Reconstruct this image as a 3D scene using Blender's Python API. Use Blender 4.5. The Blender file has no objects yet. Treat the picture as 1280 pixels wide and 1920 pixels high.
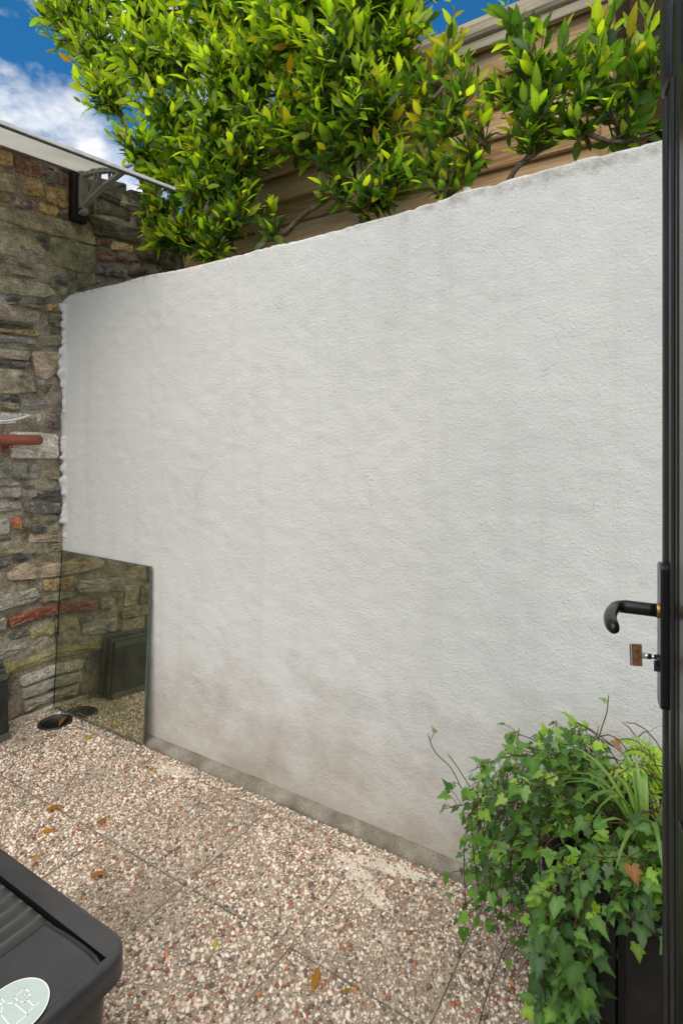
import bpy, bmesh, math, random
import numpy as np
from mathutils import Matrix, Vector

R = math.radians
scene = bpy.context.scene
COL = scene.collection

# ------------------------------------------------------------------ camera
CAM_H = 1.35
cam_d = bpy.data.cameras.new('camera')
cam = bpy.data.objects.new('camera', cam_d)
COL.objects.link(cam)
cam.location = (0, 0, CAM_H)
cam.rotation_euler = (R(90), 0, R(31.731))
cam_d.sensor_fit = 'VERTICAL'
cam_d.sensor_height = 36.0
cam_d.sensor_width = 24.0
cam_d.lens = 36.0 * 1035 / 1920
cam_d.shift_y = -125 / 1920
cam_d.clip_start = 0.02
cam_d.clip_end = 500
scene.camera = cam

# ------------------------------------------------------------------ sky, sun, exposure
SUN_EL, SUN_AZ = 57.0, 164.0          # azimuth measured from +Y towards +X
EXPOSURE = 1.27
world = bpy.data.worlds.new('World')
scene.world = world
world.use_nodes = True
wn = world.node_tree
wn.nodes.clear()
def W(t, **k):
    n = wn.nodes.new(t)
    for a, b in k.items():
        setattr(n, a, b)
    return n
def WL(a, b): wn.links.new(a, b)
w_out = W('ShaderNodeOutputWorld'); w_bg = W('ShaderNodeBackground')
w_bg.inputs['Strength'].default_value = 0.13
sky = W('ShaderNodeTexSky', sky_type='NISHITA')
sky.sun_disc = False
sky.sun_elevation = R(SUN_EL); sky.sun_rotation = R(SUN_AZ)
sky.air_density = 1.0; sky.dust_density = 0.6; sky.ozone_density = 2.0
tint = W('ShaderNodeMixRGB', blend_type='MULTIPLY')
tint.inputs[0].default_value = 1.0; tint.inputs[2].default_value = (0.075, 0.32, 0.45, 1)
WL(sky.outputs[0], tint.inputs[1])
tc = W('ShaderNodeTexCoord')
mp = W('ShaderNodeMapping'); mp.inputs['Location'].default_value = (6.16, -5.05, 2.62)
mp.inputs['Scale'].default_value = (1.0, 1.0, 1.9)
WL(tc.outputs['Generated'], mp.inputs[0])
n1 = W('ShaderNodeTexNoise'); n1.inputs['Scale'].default_value = 2.6
n1.inputs['Detail'].default_value = 9; n1.inputs['Roughness'].default_value = 0.56
WL(mp.outputs[0], n1.inputs['Vector'])
cr = W('ShaderNodeValToRGB')
cr.color_ramp.elements[0].position = 0.47; cr.color_ramp.elements[1].position = 0.60
WL(n1.outputs[0], cr.inputs[0])
mp2 = W('ShaderNodeMapping'); mp2.inputs['Location'].default_value = (6.19, -5.03, 2.75)
mp2.inputs['Scale'].default_value = (1.0, 1.0, 1.9)
WL(tc.outputs['Generated'], mp2.inputs[0])
n2 = W('ShaderNodeTexNoise'); n2.inputs['Scale'].default_value = 2.6
n2.inputs['Detail'].default_value = 6
WL(mp2.outputs[0], n2.inputs['Vector'])
cr2 = W('ShaderNodeValToRGB')
cr2.color_ramp.elements[0].position = 0.44; cr2.color_ramp.elements[0].color = (5.0, 4.85, 4.6, 1)
cr2.color_ramp.elements[1].position = 0.64; cr2.color_ramp.elements[1].color = (2.0, 2.0, 2.0, 1)
WL(n2.outputs[0], cr2.inputs[0])
cmix = W('ShaderNodeMixRGB')
WL(cr.outputs[0], cmix.inputs[0]); WL(tint.outputs[0], cmix.inputs[1]); WL(cr2.outputs[0], cmix.inputs[2])
WL(cmix.outputs[0], w_bg.inputs['Color']); WL(w_bg.outputs[0], w_out.inputs[0])

sun_d = bpy.data.lights.new('sun', 'SUN')
sun_d.energy = 1.5; sun_d.angle = R(72); sun_d.color = (1.0, 0.86, 0.655)
sun = bpy.data.objects.new('sun', sun_d)
COL.objects.link(sun)
_d = Vector((math.sin(R(SUN_AZ)) * math.cos(R(SUN_EL)), math.cos(R(SUN_AZ)) * math.cos(R(SUN_EL)), math.sin(R(SUN_EL))))
sun.rotation_euler = _d.to_track_quat('Z', 'Y').to_euler()
sun.location = (0, 6, 8)
vs = scene.view_settings
vs.view_transform = 'Standard'; vs.look = 'None'; vs.gamma = 1.0; vs.exposure = EXPOSURE
vs.use_curve_mapping = False
scene.cycles.max_bounces = 8; scene.cycles.diffuse_bounces = 4; scene.cycles.glossy_bounces = 3; scene.cycles.transmission_bounces = 4

# ------------------------------------------------------------------ helpers
rng = np.random.default_rng(7)
YAW = R(31.731)
def at(px, py, Y):
    """surveyed point: photo pixel on the vertical plane at depth Y -> world point"""
    a, f = YAW, 1035.0
    r = ((px - 640) / f, 1.0, -(py - 835) / f)
    X = r[0] * math.cos(a) - math.sin(a); Yv = r[0] * math.sin(a) + math.cos(a)
    t = Y / Yv
    return Vector((X * t, Y, CAM_H + r[2] * t))
def view(p):
    a, f = YAW, 1035.0
    xr = p[0] * math.cos(a) + p[1] * math.sin(a); z = -p[0] * math.sin(a) + p[1] * math.cos(a)
    return 640 + f * xr / z, 835 - f * (p[2] - CAM_H) / z, z

def tag(o, label=None, cat=None, group=None, kind=None):
    if label: o['label'] = label
    if cat: o['category'] = cat
    if group: o['group'] = group
    if kind: o['kind'] = kind
    return o
def empty(name, loc, label, cat, group=None):
    o = bpy.data.objects.new(name, None)
    o.empty_display_size = 0.05
    o.location = loc
    COL.objects.link(o)
    return tag(o, label, cat, group)
def adopt(o, parent):
    """o holds world coordinates; keep them under an unrotated parent"""
    if parent is None: return o
    o.parent = parent
    base = Vector((0, 0, 0)); p = parent
    if p.type == 'EMPTY' or p.parent is None:
        base = Vector(p.location)
    o.matrix_parent_inverse = Matrix.Translation(-base)
    return o
def np_mesh(name, v, f, cols=None, smooth=True):
    """v (n,3); f (m,k) all faces with k corners; cols (n,3) per-vertex colour"""
    v = np.asarray(v, np.float32); f = np.asarray(f, np.int32)
    me = bpy.data.meshes.new(name)
    k = f.shape[1]; m = f.shape[0]
    me.vertices.add(len(v)); me.vertices.foreach_set('co', v.ravel())
    me.loops.add(m * k); me.loops.foreach_set('vertex_index', f.ravel())
    me.polygons.add(m)
    me.polygons.foreach_set('loop_start', np.arange(0, m * k, k, dtype=np.int32))
    me.update(calc_edges=True)
    if smooth: me.polygons.foreach_set('use_smooth', np.ones(m, bool))
    if cols is not None:
        ca = me.color_attributes.new('col', 'FLOAT_COLOR', 'POINT')
        c4 = np.ones((len(v), 4), np.float32); c4[:, :3] = cols
        ca.data.foreach_set('color', c4.ravel())
    return me
def link(name, me, mat, parent=None):
    o = bpy.data.objects.new(name, me)
    if mat is not None:
        for mm in (mat if isinstance(mat, (list, tuple)) else [mat]): me.materials.append(mm)
    COL.objects.link(o)
    return adopt(o, parent)
class MB:
    def __init__(s): s.v = []; s.f = []; s.m = []
    def add(s, v, f, m=0):
        o = len(s.v)
        s.v += [tuple(p) for p in v]; s.f += [tuple(i + o for i in q) for q in f]; s.m += [m] * len(f)
        return s
    def box(s, x0, x1, y0, y1, z0, z1, m=0, M=None):
        v = [Vector((x, y, z)) for z in (z0, z1) for y in (y0, y1) for x in (x0, x1)]
        if M is not None: v = [M @ p for p in v]
        return s.add(v, [(0, 2, 3, 1), (4, 5, 7, 6), (0, 1, 5, 4), (2, 6, 7, 3), (0, 4, 6, 2), (1, 3, 7, 5)], m)
    def tube(s, pts, rad, n=6, cap=True, m=0):
        pts = [Vector(p) for p in pts]
        if not hasattr(rad, '__len__'): rad = [rad] * len(pts)
        v = []; f = []; prev = None
        for i, p in enumerate(pts):
            d = (pts[min(i + 1, len(pts) - 1)] - pts[max(i - 1, 0)])
            d = d.normalized() if d.length > 1e-9 else Vector((0, 0, 1))
            a = prev - d * prev.dot(d) if prev is not None else d.orthogonal()
            a = a.normalized() if a.length > 1e-6 else d.orthogonal().normalized()
            prev = a; b = d.cross(a)
            for k in range(n):
                t = 2 * math.pi * k / n
                v.append(p + (a * math.cos(t) + b * math.sin(t)) * rad[i])
        for i in range(len(pts) - 1):
            for k in range(n):
                f.append((i * n + k, i * n + (k + 1) % n, (i + 1) * n + (k + 1) % n, (i + 1) * n + k))
        if cap:
            f.append(tuple(range(n))[::-1]); f.append(tuple((len(pts) - 1) * n + k for k in range(n)))
        return s.add(v, f, m)
    def extrude(s, outline, fn, m=0):
        """outline: 2-D points; fn(p, side 0/1) -> 3-D"""
        n = len(outline)
        v = [fn(p, 0) for p in outline] + [fn(p, 1) for p in outline]
        f = [tuple(range(n))[::-1], tuple(range(n, 2 * n))]
        f += [(k, (k + 1) % n, n + (k + 1) % n, n + k) for k in range(n)]
        return s.add(v, f, m)
    def build(s, name, mat, parent=None, smooth=False, bevel=0, seg=2):
        me = bpy.data.meshes.new(name)
        me.from_pydata(s.v, [], s.f)
        bm = bmesh.new(); bm.from_mesh(me)
        bmesh.ops.recalc_face_normals(bm, faces=bm.faces[:])
        if bevel:
            ed = [e for e in bm.edges if len(e.link_faces) == 2 and e.calc_face_angle(0) > 0.6]
            bmesh.ops.bevel(bm, geom=ed, offset=bevel, segments=seg, affect='EDGES', profile=0.6, clamp_overlap=True)
        bm.to_mesh(me); bm.free()
        if any(s.m) and not bevel: me.polygons.foreach_set('material_index', s.m)
        if smooth: me.polygons.foreach_set('use_smooth', [True] * len(me.polygons))
        me.update()
        return link(name, me, mat, parent)

def _hash(i, j, seed):
    h = (i.astype(np.int64) * 374761393 + j.astype(np.int64) * 668265263 + seed * 974711) & 0x7fffffff
    h = ((h ^ (h >> 13)) * 1274126177) & 0x7fffffff
    return ((h ^ (h >> 16)) & 0xffff) / 65535.0
def vnoise(x, y, seed=0):
    x = np.asarray(x, float); y = np.asarray(y, float)
    i = np.floor(x); j = np.floor(y); u = x - i; w = y - j
    u = u * u * (3 - 2 * u); w = w * w * (3 - 2 * w)
    i = i.astype(np.int64); j = j.astype(np.int64)
    a = _hash(i, j, seed); b = _hash(i + 1, j, seed); c = _hash(i, j + 1, seed); d = _hash(i + 1, j + 1, seed)
    return (a * (1 - u) + b * u) * (1 - w) + (c * (1 - u) + d * u) * w - 0.5
def fbm(x, y, o=4, seed=0):
    t = 0; a = 1.0
    for k in range(o):
        t = t + a * vnoise(np.asarray(x) * 2 ** k, np.asarray(y) * 2 ** k, seed + k); a *= 0.5
    return t
def grid_faces(nu, nv):
    i = np.arange(nu - 1)[:, None] * nv + np.arange(nv - 1)[None, :]
    i = i.ravel()
    return np.stack([i, i + 1, i + nv + 1, i + nv], 1)

# ------------------------------------------------------------------ materials
def new_mat(name):
    m = bpy.data.materials.new(name); m.use_nodes = True
    nt = m.node_tree
    return m, nt, nt.nodes['Principled BSDF']
def node(nt, t, **k):
    n = nt.nodes.new(t)
    for a, b in k.items(): setattr(n, a, b)
    return n
def noise_fac(nt, scale, detail=4, rough=0.55, vec=None, coord='Object', stretch=None):
    t = node(nt, 'ShaderNodeTexCoord'); src = t.outputs[coord]
    if coord == 'World':
        pass
    if stretch:
        mpn = node(nt, 'ShaderNodeMapping'); mpn.inputs['Scale'].default_value = stretch
        nt.links.new(src, mpn.inputs[0]); src = mpn.outputs[0]
    n = node(nt, 'ShaderNodeTexNoise')
    n.inputs['Scale'].default_value = scale; n.inputs['Detail'].default_value = detail; n.inputs['Roughness'].default_value = rough
    nt.links.new(src, n.inputs['Vector'])
    return n.outputs[0]
def ramp(nt, fac, stops):
    r = node(nt, 'ShaderNodeValToRGB')
    e = r.color_ramp.elements
    while len(e) < len(stops): e.new(0.5)
    for k, (p, c) in enumerate(stops):
        e[k].position = p; e[k].color = (c[0], c[1], c[2], 1) if hasattr(c, '__len__') else (c, c, c, 1)
    nt.links.new(fac, r.inputs[0])
    return r.outputs[0]
def mix(nt, fac, a, b, mode='MIX'):
    n = node(nt, 'ShaderNodeMixRGB', blend_type=mode)
    for i, x in enumerate((fac, a, b)):
        if hasattr(x, 'is_linked') or isinstance(x, bpy.types.NodeSocket): nt.links.new(x, n.inputs[i])
        elif i == 0: n.inputs[0].default_value = x
        else: n.inputs[i].default_value = (x[0], x[1], x[2], 1)
    return n.outputs[0]
def bump(nt, bsdf, layers):
    prev = None
    for h, strength, dist in layers:
        b = node(nt, 'ShaderNodeBump'); b.inputs['Strength'].default_value = strength; b.inputs['Distance'].default_value = dist
        nt.links.new(h, b.inputs['Height'])
        if prev is not None: nt.links.new(prev, b.inputs['Normal'])
        prev = b.outputs[0]
    nt.links.new(prev, bsdf.inputs['Normal'])
def rnd(nt):
    return node(nt, 'ShaderNodeObjectInfo').outputs['Random']
def plain(name, c, rough=0.5, spec=0.5, var=0.25, scale=30, bmp=0.0, metal=0.0, bscale=120):
    m, nt, b = new_mat(name)
    f = noise_fac(nt, scale, 5)
    col = ramp(nt, f, [(0.3, [x * (1 - var) for x in c]), (0.7, [min(1, x * (1 + var)) for x in c])])
    nt.links.new(col, b.inputs['Base Color'])
    b.inputs['Roughness'].default_value = rough; b.inputs['Specular IOR Level'].default_value = spec; b.inputs['Metallic'].default_value = metal
    if bmp: bump(nt, b, [(noise_fac(nt, bscale, 4), bmp, 0.004)])
    return m

def stone_mat(name, c1, c2, c3, scale=14, speck=0.35, bmp=0.9):
    m, nt, b = new_mat('stone_' + name)
    f = noise_fac(nt, scale, 7, 0.62)
    col = ramp(nt, f, [(0.28, c1), (0.5, c2), (0.72, c3)])
    g = noise_fac(nt, 140, 3, 0.6)
    col = mix(nt, speck, col, ramp(nt, g, [(0.32, 0.12), (0.5, 0.5), (0.68, 0.95)]), 'OVERLAY')
    col = mix(nt, 0.40, col, ramp(nt, noise_fac(nt, 24, 9, 0.8, stretch=(1, 1, 3.2)), [(0.36, 0.08), (0.5, 0.5), (0.64, 0.92)]), 'OVERLAY')
    r = node(nt, 'ShaderNodeHueSaturation')
    mr = node(nt, 'ShaderNodeMapRange'); r.inputs['Saturation'].default_value = 0.92; mr.inputs[3].default_value = 2.3; mr.inputs[4].default_value = 3.3
    nt.links.new(rnd(nt), mr.inputs[0]); nt.links.new(mr.outputs[0], r.inputs['Value']); nt.links.new(col, r.inputs['Color'])
    # soot and lichen films
    d = noise_fac(nt, 6.0, 5, 0.6, coord='Generated')
    col = mix(nt, ramp(nt, d, [(0.64, 0.0), (0.84, 0.30)]), r.outputs[0], (0.05, 0.047, 0.03))
    nt.links.new(col, b.inputs['Base Color'])
    b.inputs['Roughness'].default_value = 0.9; b.inputs['Specular IOR Level'].default_value = 0.25
    lay = noise_fac(nt, 14, 8, 0.75, stretch=(1, 1, 3.5))
    bump(nt, b, [(lay, min(1, bmp * 1.1), 0.06), (noise_fac(nt, 60, 6, 0.75), bmp, 0.018)])
    return m
SM = {
 'beige': stone_mat('beige', (0.10, 0.085, 0.05), (0.27, 0.225, 0.14), (0.42, 0.36, 0.24)),
 'olive': stone_mat('olive', (0.085, 0.075, 0.042), (0.20, 0.175, 0.10), (0.31, 0.275, 0.17)),
 'ochre': stone_mat('ochre', (0.13, 0.085, 0.035), (0.34, 0.23, 0.10), (0.52, 0.38, 0.19), 40, 0.6),
 'red': stone_mat('red', (0.06, 0.035, 0.028), (0.17, 0.085, 0.06), (0.30, 0.18, 0.13), 30, 0.5),
 'purple': stone_mat('purple', (0.06, 0.045, 0.045), (0.16, 0.12, 0.115), (0.36, 0.30, 0.28), 30, 0.5),
 'slate': stone_mat('slate', (0.045, 0.043, 0.042), (0.105, 0.095, 0.088), (0.22, 0.20, 0.165), 22, 0.4),
 'dark': stone_mat('dark', (0.045, 0.038, 0.026), (0.10, 0.085, 0.056), (0.17, 0.145, 0.095)),
 'grey': stone_mat('grey', (0.11, 0.10, 0.085), (0.25, 0.225, 0.18), (0.38, 0.35, 0.29)),
 'pink': stone_mat('pink', (0.13, 0.095, 0.06), (0.29, 0.22, 0.145), (0.42, 0.32, 0.21)),
 'pale': stone_mat('pale', (0.24, 0.21, 0.16), (0.42, 0.38, 0.31), (0.58, 0.53, 0.44), 30, 0.6),
 'moss': stone_mat('moss', (0.11, 0.10, 0.04), (0.235, 0.205, 0.085), (0.34, 0.305, 0.17), 18, 0.4),
 'terracotta': stone_mat('terracotta', (0.10, 0.035, 0.02), (0.20, 0.062, 0.032), (0.33, 0.17, 0.11), 40, 0.5, 0.7),
 'brick': stone_mat('brick', (0.15, 0.05, 0.022), (0.30, 0.085, 0.032), (0.38, 0.17, 0.09), 40, 0.5, 0.7),
}
def mortar_mat():
    m, nt, b = new_mat('lime_mortar')
    f = noise_fac(nt, 9, 8, 0.65)
    col = ramp(nt, f, [(0.3, (0.15, 0.125, 0.085)), (0.52, (0.40, 0.34, 0.25)), (0.72, (0.58, 0.51, 0.39))])
    col = mix(nt, 0.5, col, ramp(nt, noise_fac(nt, 160, 3), [(0.35, 0.1), (0.65, 0.9)]), 'OVERLAY')
    nt.links.new(col, b.inputs['Base Color']); b.inputs['Roughness'].default_value = 0.95
    b.inputs['Specular IOR Level'].default_value = 0.15
    bump(nt, b, [(noise_fac(nt, 26, 7, 0.7), 1.0, 0.02), (noise_fac(nt, 150, 3), 0.8, 0.005)])
    return m
MORTAR = mortar_mat()
def render_mat():
    m, nt, b = new_mat('white_masonry_paint')
    f = noise_fac(nt, 1.6, 6, 0.6)
    col = ramp(nt, f, [(0.3, (0.74, 0.722, 0.695)), (0.7, (0.815, 0.798, 0.77))])
    # faint grey weathering
    col = mix(nt, ramp(nt, noise_fac(nt, 5.5, 8, 0.68, stretch=(1, 1, 0.6)), [(0.56, 0.0), (0.82, 0.15)]), col, (0.50, 0.48, 0.45))
    # faint rain streaks under the coping
    col = mix(nt, ramp(nt, noise_fac(nt, 7, 5, 0.6, stretch=(1.6, 1, 0.09)), [(0.52, 0.0), (0.72, 0.16)]), col, (0.46, 0.44, 0.40))
    # splashed dirt in the lower half metre, broken up by noise
    sx = node(nt, 'ShaderNodeSeparateXYZ'); t = node(nt, 'ShaderNodeTexCoord'); nt.links.new(t.outputs['Object'], sx.inputs[0])
    mr = node(nt, 'ShaderNodeMapRange'); mr.inputs[1].default_value = 0.0; mr.inputs[2].default_value = 0.80
    mr.inputs[3].default_value = 0.36; mr.inputs[4].default_value = -0.30
    nt.links.new(sx.outputs[2], mr.inputs[0])
    ad = node(nt, 'ShaderNodeMath', operation='ADD'); nt.links.new(mr.outputs[0], ad.inputs[0])
    nt.links.new(noise_fac(nt, 4.2, 8, 0.66, stretch=(1, 1, 1.2)), ad.inputs[1])
    col = mix(nt, ramp(nt, ad.outputs[0], [(0.45, 0.0), (0.95, 0.66)]), col, (0.37, 0.295, 0.22))
    # grime and lichen on the coping
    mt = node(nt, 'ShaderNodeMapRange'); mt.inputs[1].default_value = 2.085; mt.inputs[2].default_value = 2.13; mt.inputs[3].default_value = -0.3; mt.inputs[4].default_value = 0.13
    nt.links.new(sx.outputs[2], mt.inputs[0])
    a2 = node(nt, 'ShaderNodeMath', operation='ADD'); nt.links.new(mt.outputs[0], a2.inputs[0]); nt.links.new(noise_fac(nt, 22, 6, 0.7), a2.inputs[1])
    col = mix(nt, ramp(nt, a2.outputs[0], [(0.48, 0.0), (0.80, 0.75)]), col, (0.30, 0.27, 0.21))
    # small dark specks and flaked spots
    v = node(nt, 'ShaderNodeTexVoronoi'); v.inputs['Scale'].default_value = 17
    nt.links.new(t.outputs['Object'], v.inputs['Vector'])
    sp = ramp(nt, v.outputs['Distance'], [(0.03, 1.0), (0.075, 0.0)])
    spm = mix(nt, 1.0, sp, ramp(nt, noise_fac(nt, 7, 3), [(0.63, 0.0), (0.68, 0.7)]), 'MULTIPLY')
    col = mix(nt, spm, col, (0.22, 0.20, 0.17))
    rot = node(nt, 'ShaderNodeMapping'); rot.inputs['Rotation'].default_value = (0, 0.5, 0); rot.inputs['Scale'].default_value = (1.0, 1.0, 4.5)
    nt.links.new(t.outputs['Object'], rot.inputs[0])
    tn = node(nt, 'ShaderNodeTexNoise'); tn.inputs['Scale'].default_value = 5.5; tn.inputs['Detail'].default_value = 7; tn.inputs['Roughness'].default_value = 0.6
    nt.links.new(rot.outputs[0], tn.inputs['Vector']); trowel = tn.outputs[0]
    # hairline cracks, only in places
    ds = node(nt, 'ShaderNodeTexNoise'); ds.inputs['Scale'].default_value = 3.0; ds.inputs['Detail'].default_value = 6
    nt.links.new(t.outputs['Object'], ds.inputs['Vector'])
    dm = node(nt, 'ShaderNodeMixRGB', blend_type='ADD'); dm.inputs[0].default_value = 0.55
    nt.links.new(t.outputs['Object'], dm.inputs[1]); nt.links.new(ds.outputs[1], dm.inputs[2])
    vc = node(nt, 'ShaderNodeTexVoronoi', feature='DISTANCE_TO_EDGE'); vc.inputs['Scale'].default_value = 2.1
    nt.links.new(dm.outputs[0], vc.inputs['Vector'])
    crack = mix(nt, 1.0, ramp(nt, vc.outputs['Distance'], [(0.0, 1.0), (0.0075, 0.0)]), ramp(nt, noise_fac(nt, 2.3, 4), [(0.55, 0.0), (0.66, 1.0)]), 'MULTIPLY')
    cf = node(nt, 'ShaderNodeMath', operation='MULTIPLY'); nt.links.new(crack, cf.inputs[0]); cf.inputs[1].default_value = 0.25
    col = mix(nt, cf.outputs[0], col, (0.25, 0.235, 0.215))
    nt.links.new(col, b.inputs['Base Color']); b.inputs['Roughness'].default_value = 0.62
    b.inputs['Specular IOR Level'].default_value = 0.3
    v2 = node(nt, 'ShaderNodeTexVoronoi'); v2.inputs['Scale'].default_value = 55
    nt.links.new(t.outputs['Object'], v2.inputs['Vector'])
    nod = mix(nt, 1.0, ramp(nt, v2.outputs['Distance'], [(0.05, 1.0), (0.26, 0.0)]), ramp(nt, noise_fac(nt, 13, 3), [(0.47, 0.0), (0.6, 1.0)]), 'MULTIPLY')
    bump(nt, b, [(noise_fac(nt, 16, 5, 0.6), 0.04, 0.02), (noise_fac(nt, 105, 6, 0.8), 0.80, 0.007), (nod, 0.42, 0.003), (ramp(nt, crack, [(0.0, 1.0), (1.0, 0.0)]), 0.5, 0.003), (trowel, 0.09, 0.012)])
    return m
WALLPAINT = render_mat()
def concrete_mat(name, a, b_, c):
    m, nt, b = new_mat(name)
    col = ramp(nt, noise_fac(nt, 7, 8, 0.65), [(0.3, a), (0.5, b_), (0.7, c)])
    col = mix(nt, 0.4, col, ramp(nt, noise_fac(nt, 180, 3), [(0.3, 0.2), (0.7, 0.8)]), 'OVERLAY')
    nt.links.new(col, b.inputs['Base Color']); b.inputs['Roughness'].default_value = 0.9
    bump(nt, b, [(noise_fac(nt, 30, 6, 0.7), 0.6, 0.012), (noise_fac(nt, 200, 3), 0.6, 0.003)])
    return m
KERB = concrete_mat('kerb_concrete', (0.10, 0.085, 0.065), (0.22, 0.195, 0.16), (0.36, 0.33, 0.285))
MATRIX = concrete_mat('slab_matrix', (0.20, 0.165, 0.13), (0.33, 0.28, 0.225), (0.44, 0.39, 0.32))
SPILL = concrete_mat('cement_spill', (0.42, 0.38, 0.32), (0.60, 0.56, 0.49), (0.75, 0.71, 0.64))
DIRT = concrete_mat('joint_dirt', (0.12, 0.098, 0.07), (0.26, 0.22, 0.17), (0.40, 0.35, 0.28))
SOIL = concrete_mat('garden_soil', (0.012, 0.009, 0.006), (0.035, 0.026, 0.017), (0.08, 0.06, 0.04))
def pebble_mat():
    m, nt, b = new_mat('pebble')
    a = node(nt, 'ShaderNodeAttribute'); a.attribute_name = 'col'
    col = mix(nt, 0.35, a.outputs['Color'], ramp(nt, noise_fac(nt, 260, 3), [(0.3, 0.2), (0.7, 0.8)]), 'OVERLAY')
    g = node(nt, 'ShaderNodeNewGeometry')
    n = node(nt, 'ShaderNodeTexNoise'); n.inputs['Scale'].default_value = 3.2; n.inputs['Detail'].default_value = 6
    nt.links.new(g.outputs['Position'], n.inputs['Vector'])
    rm = node(nt, 'ShaderNodeMath', operation='MULTIPLY_ADD'); nt.links.new(rnd(nt), rm.inputs[0]); rm.inputs[1].default_value = 0.16; rm.inputs[2].default_value = -0.06
    sm = node(nt, 'ShaderNodeMath', operation='ADD'); nt.links.new(n.outputs[0], sm.inputs[0]); nt.links.new(rm.outputs[0], sm.inputs[1])
    col = mix(nt, ramp(nt, sm.outputs[0], [(0.48, 0.0), (0.74, 0.55)]), col, (0.17, 0.135, 0.10))
    nt.links.new(col, b.inputs['Base Color']); b.inputs['Roughness'].default_value = 0.62
    return m
PEBBLE = pebble_mat()
def leaf_mat(name, rough=0.32, trans=0.45, spec=0.5, tcol=(1.35, 1.5, 0.55)):
    m, nt, b = new_mat(name)
    a = node(nt, 'ShaderNodeAttribute'); a.attribute_name = 'col'
    hs = node(nt, 'ShaderNodeHueSaturation')
    mr = node(nt, 'ShaderNodeMapRange'); mr.inputs[3].default_value = 0.8; mr.inputs[4].default_value = 1.2
    nt.links.new(rnd(nt), mr.inputs[0]); nt.links.new(mr.outputs[0], hs.inputs['Value']); nt.links.new(a.outputs['Color'], hs.inputs['Color'])
    col = mix(nt, 0.25, hs.outputs[0], ramp(nt, noise_fac(nt, 90, 4), [(0.3, 0.25), (0.7, 0.75)]), 'OVERLAY')
    nt.links.new(col, b.inputs['Base Color']); b.inputs['Roughness'].default_value = rough; b.inputs['Specular IOR Level'].default_value = spec
    tr = node(nt, 'ShaderNodeBsdfTranslucent')
    nt.links.new(mix(nt, 1.0, col, tcol, 'MULTIPLY'), tr.inputs[0])
    ms = node(nt, 'ShaderNodeMixShader'); ms.inputs[0].default_value = trans
    nt.links.new(b.outputs[0], ms.inputs[1]); nt.links.new(tr.outputs[0], ms.inputs[2])
    nt.links.new(ms.outputs[0], nt.nodes['Material Output'].inputs[0])
    bump(nt, b, [(noise_fac(nt, 60, 3), 0.25, 0.004)])
    return m
LAUREL = leaf_mat('laurel_leaf', 0.34, 0.55, 0.5, (1.9, 2.1, 0.6))
IVY = leaf_mat('ivy_leaf', 0.25, 0.30, 0.5, (1.7, 1.8, 0.5))
BARK = stone_mat('bark', (0.05, 0.035, 0.022), (0.13, 0.095, 0.06), (0.22, 0.17, 0.115), 22, 0.4, 0.8)
BARK.name = 'laurel_bark'
TWIG = plain('twig', (0.11, 0.09, 0.035), 0.7, 0.3, 0.4)
IVYSTEM = plain('ivy_stem', (0.085, 0.055, 0.03), 0.75, 0.3, 0.4)
def wood_mat(name, a, b_, c, sat=1.0):
    m, nt, b = new_mat(name)
    g = noise_fac(nt, 5.0, 8, 0.72, stretch=(0.7, 16, 16))
    r2 = node(nt, 'ShaderNodeMapRange'); r2.inputs[3].default_value = -0.12; r2.inputs[4].default_value = 0.12
    nt.links.new(rnd(nt), r2.inputs[0])
    ad = node(nt, 'ShaderNodeMath', operation='ADD'); nt.links.new(g, ad.inputs[0]); nt.links.new(r2.outputs[0], ad.inputs[1])
    col = ramp(nt, ad.outputs[0], [(0.3, a), (0.5, b_), (0.72, c)])
    nt.links.new(mix(nt, ramp(nt, noise_fac(nt, 2.2, 5), [(0.45, 0.0), (0.75, 0.55)]), col, (tuple(0.5 * (x + y) for x, y in zip(b_, (0.20, 0.18, 0.15))) if b_[0] > 0.1 else b_)), b.inputs['Base Color'])
    b.inputs['Roughness'].default_value = 0.8; b.inputs['Specular IOR Level'].default_value = 0.25
    bump(nt, b, [(noise_fac(nt, 8.0, 6, 0.7, stretch=(0.6, 12, 12)), 0.6, 0.006)])
    return m
FENCE = wood_mat('fence_timber', (0.22, 0.115, 0.05), (0.48, 0.295, 0.155), (0.66, 0.46, 0.28))
CAP = wood_mat('weathered_timber', (0.28, 0.215, 0.15), (0.48, 0.40, 0.30), (0.64, 0.56, 0.46))
BROWN = wood_mat('brown_stained_timber', (0.018, 0.009, 0.004), (0.042, 0.021, 0.008), (0.075, 0.04, 0.016))
BLACKWOOD = plain('black_painted_timber', (0.017, 0.014, 0.013), 0.55, 0.4, 0.5, 18, 0.35)
def edge_wood():
    m, nt, b = new_mat('worn_black_timber')
    col = ramp(nt, noise_fac(nt, 26, 8, 0.7), [(0.42, (0.02, 0.017, 0.014)), (0.6, (0.075, 0.06, 0.042)), (0.72, (0.22, 0.18, 0.12))])
    nt.links.new(col, b.inputs['Base Color']); b.inputs['Roughness'].default_value = 0.75
    bump(nt, b, [(noise_fac(nt, 60, 5), 0.6, 0.006)])
    return m
WORNBLACK = edge_wood()
UPVC = plain('black_upvc', (0.012, 0.011, 0.011), 0.36, 0.5, 0.2, 8)
UPVCGREY = plain('dark_grey_upvc', (0.028, 0.026, 0.027), 0.42, 0.5, 0.25, 12, 0.15)
SEAL = plain('weathered_door_seal', (0.16, 0.155, 0.09), 0.7, 0.3, 0.4, 30)
BLACKMETAL = plain('black_powder_coat', (0.012, 0.011, 0.012), 0.28, 0.5, 0.2, 20)
STEEL = plain('nickel_plate', (0.62, 0.58, 0.54), 0.25, 0.5, 0.15, 40, 0, 1.0)
KEYBOW = plain('tarnished_key', (0.30, 0.13, 0.05), 0.55, 0.5, 0.5, 160, 0.3, 0.2)
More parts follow.
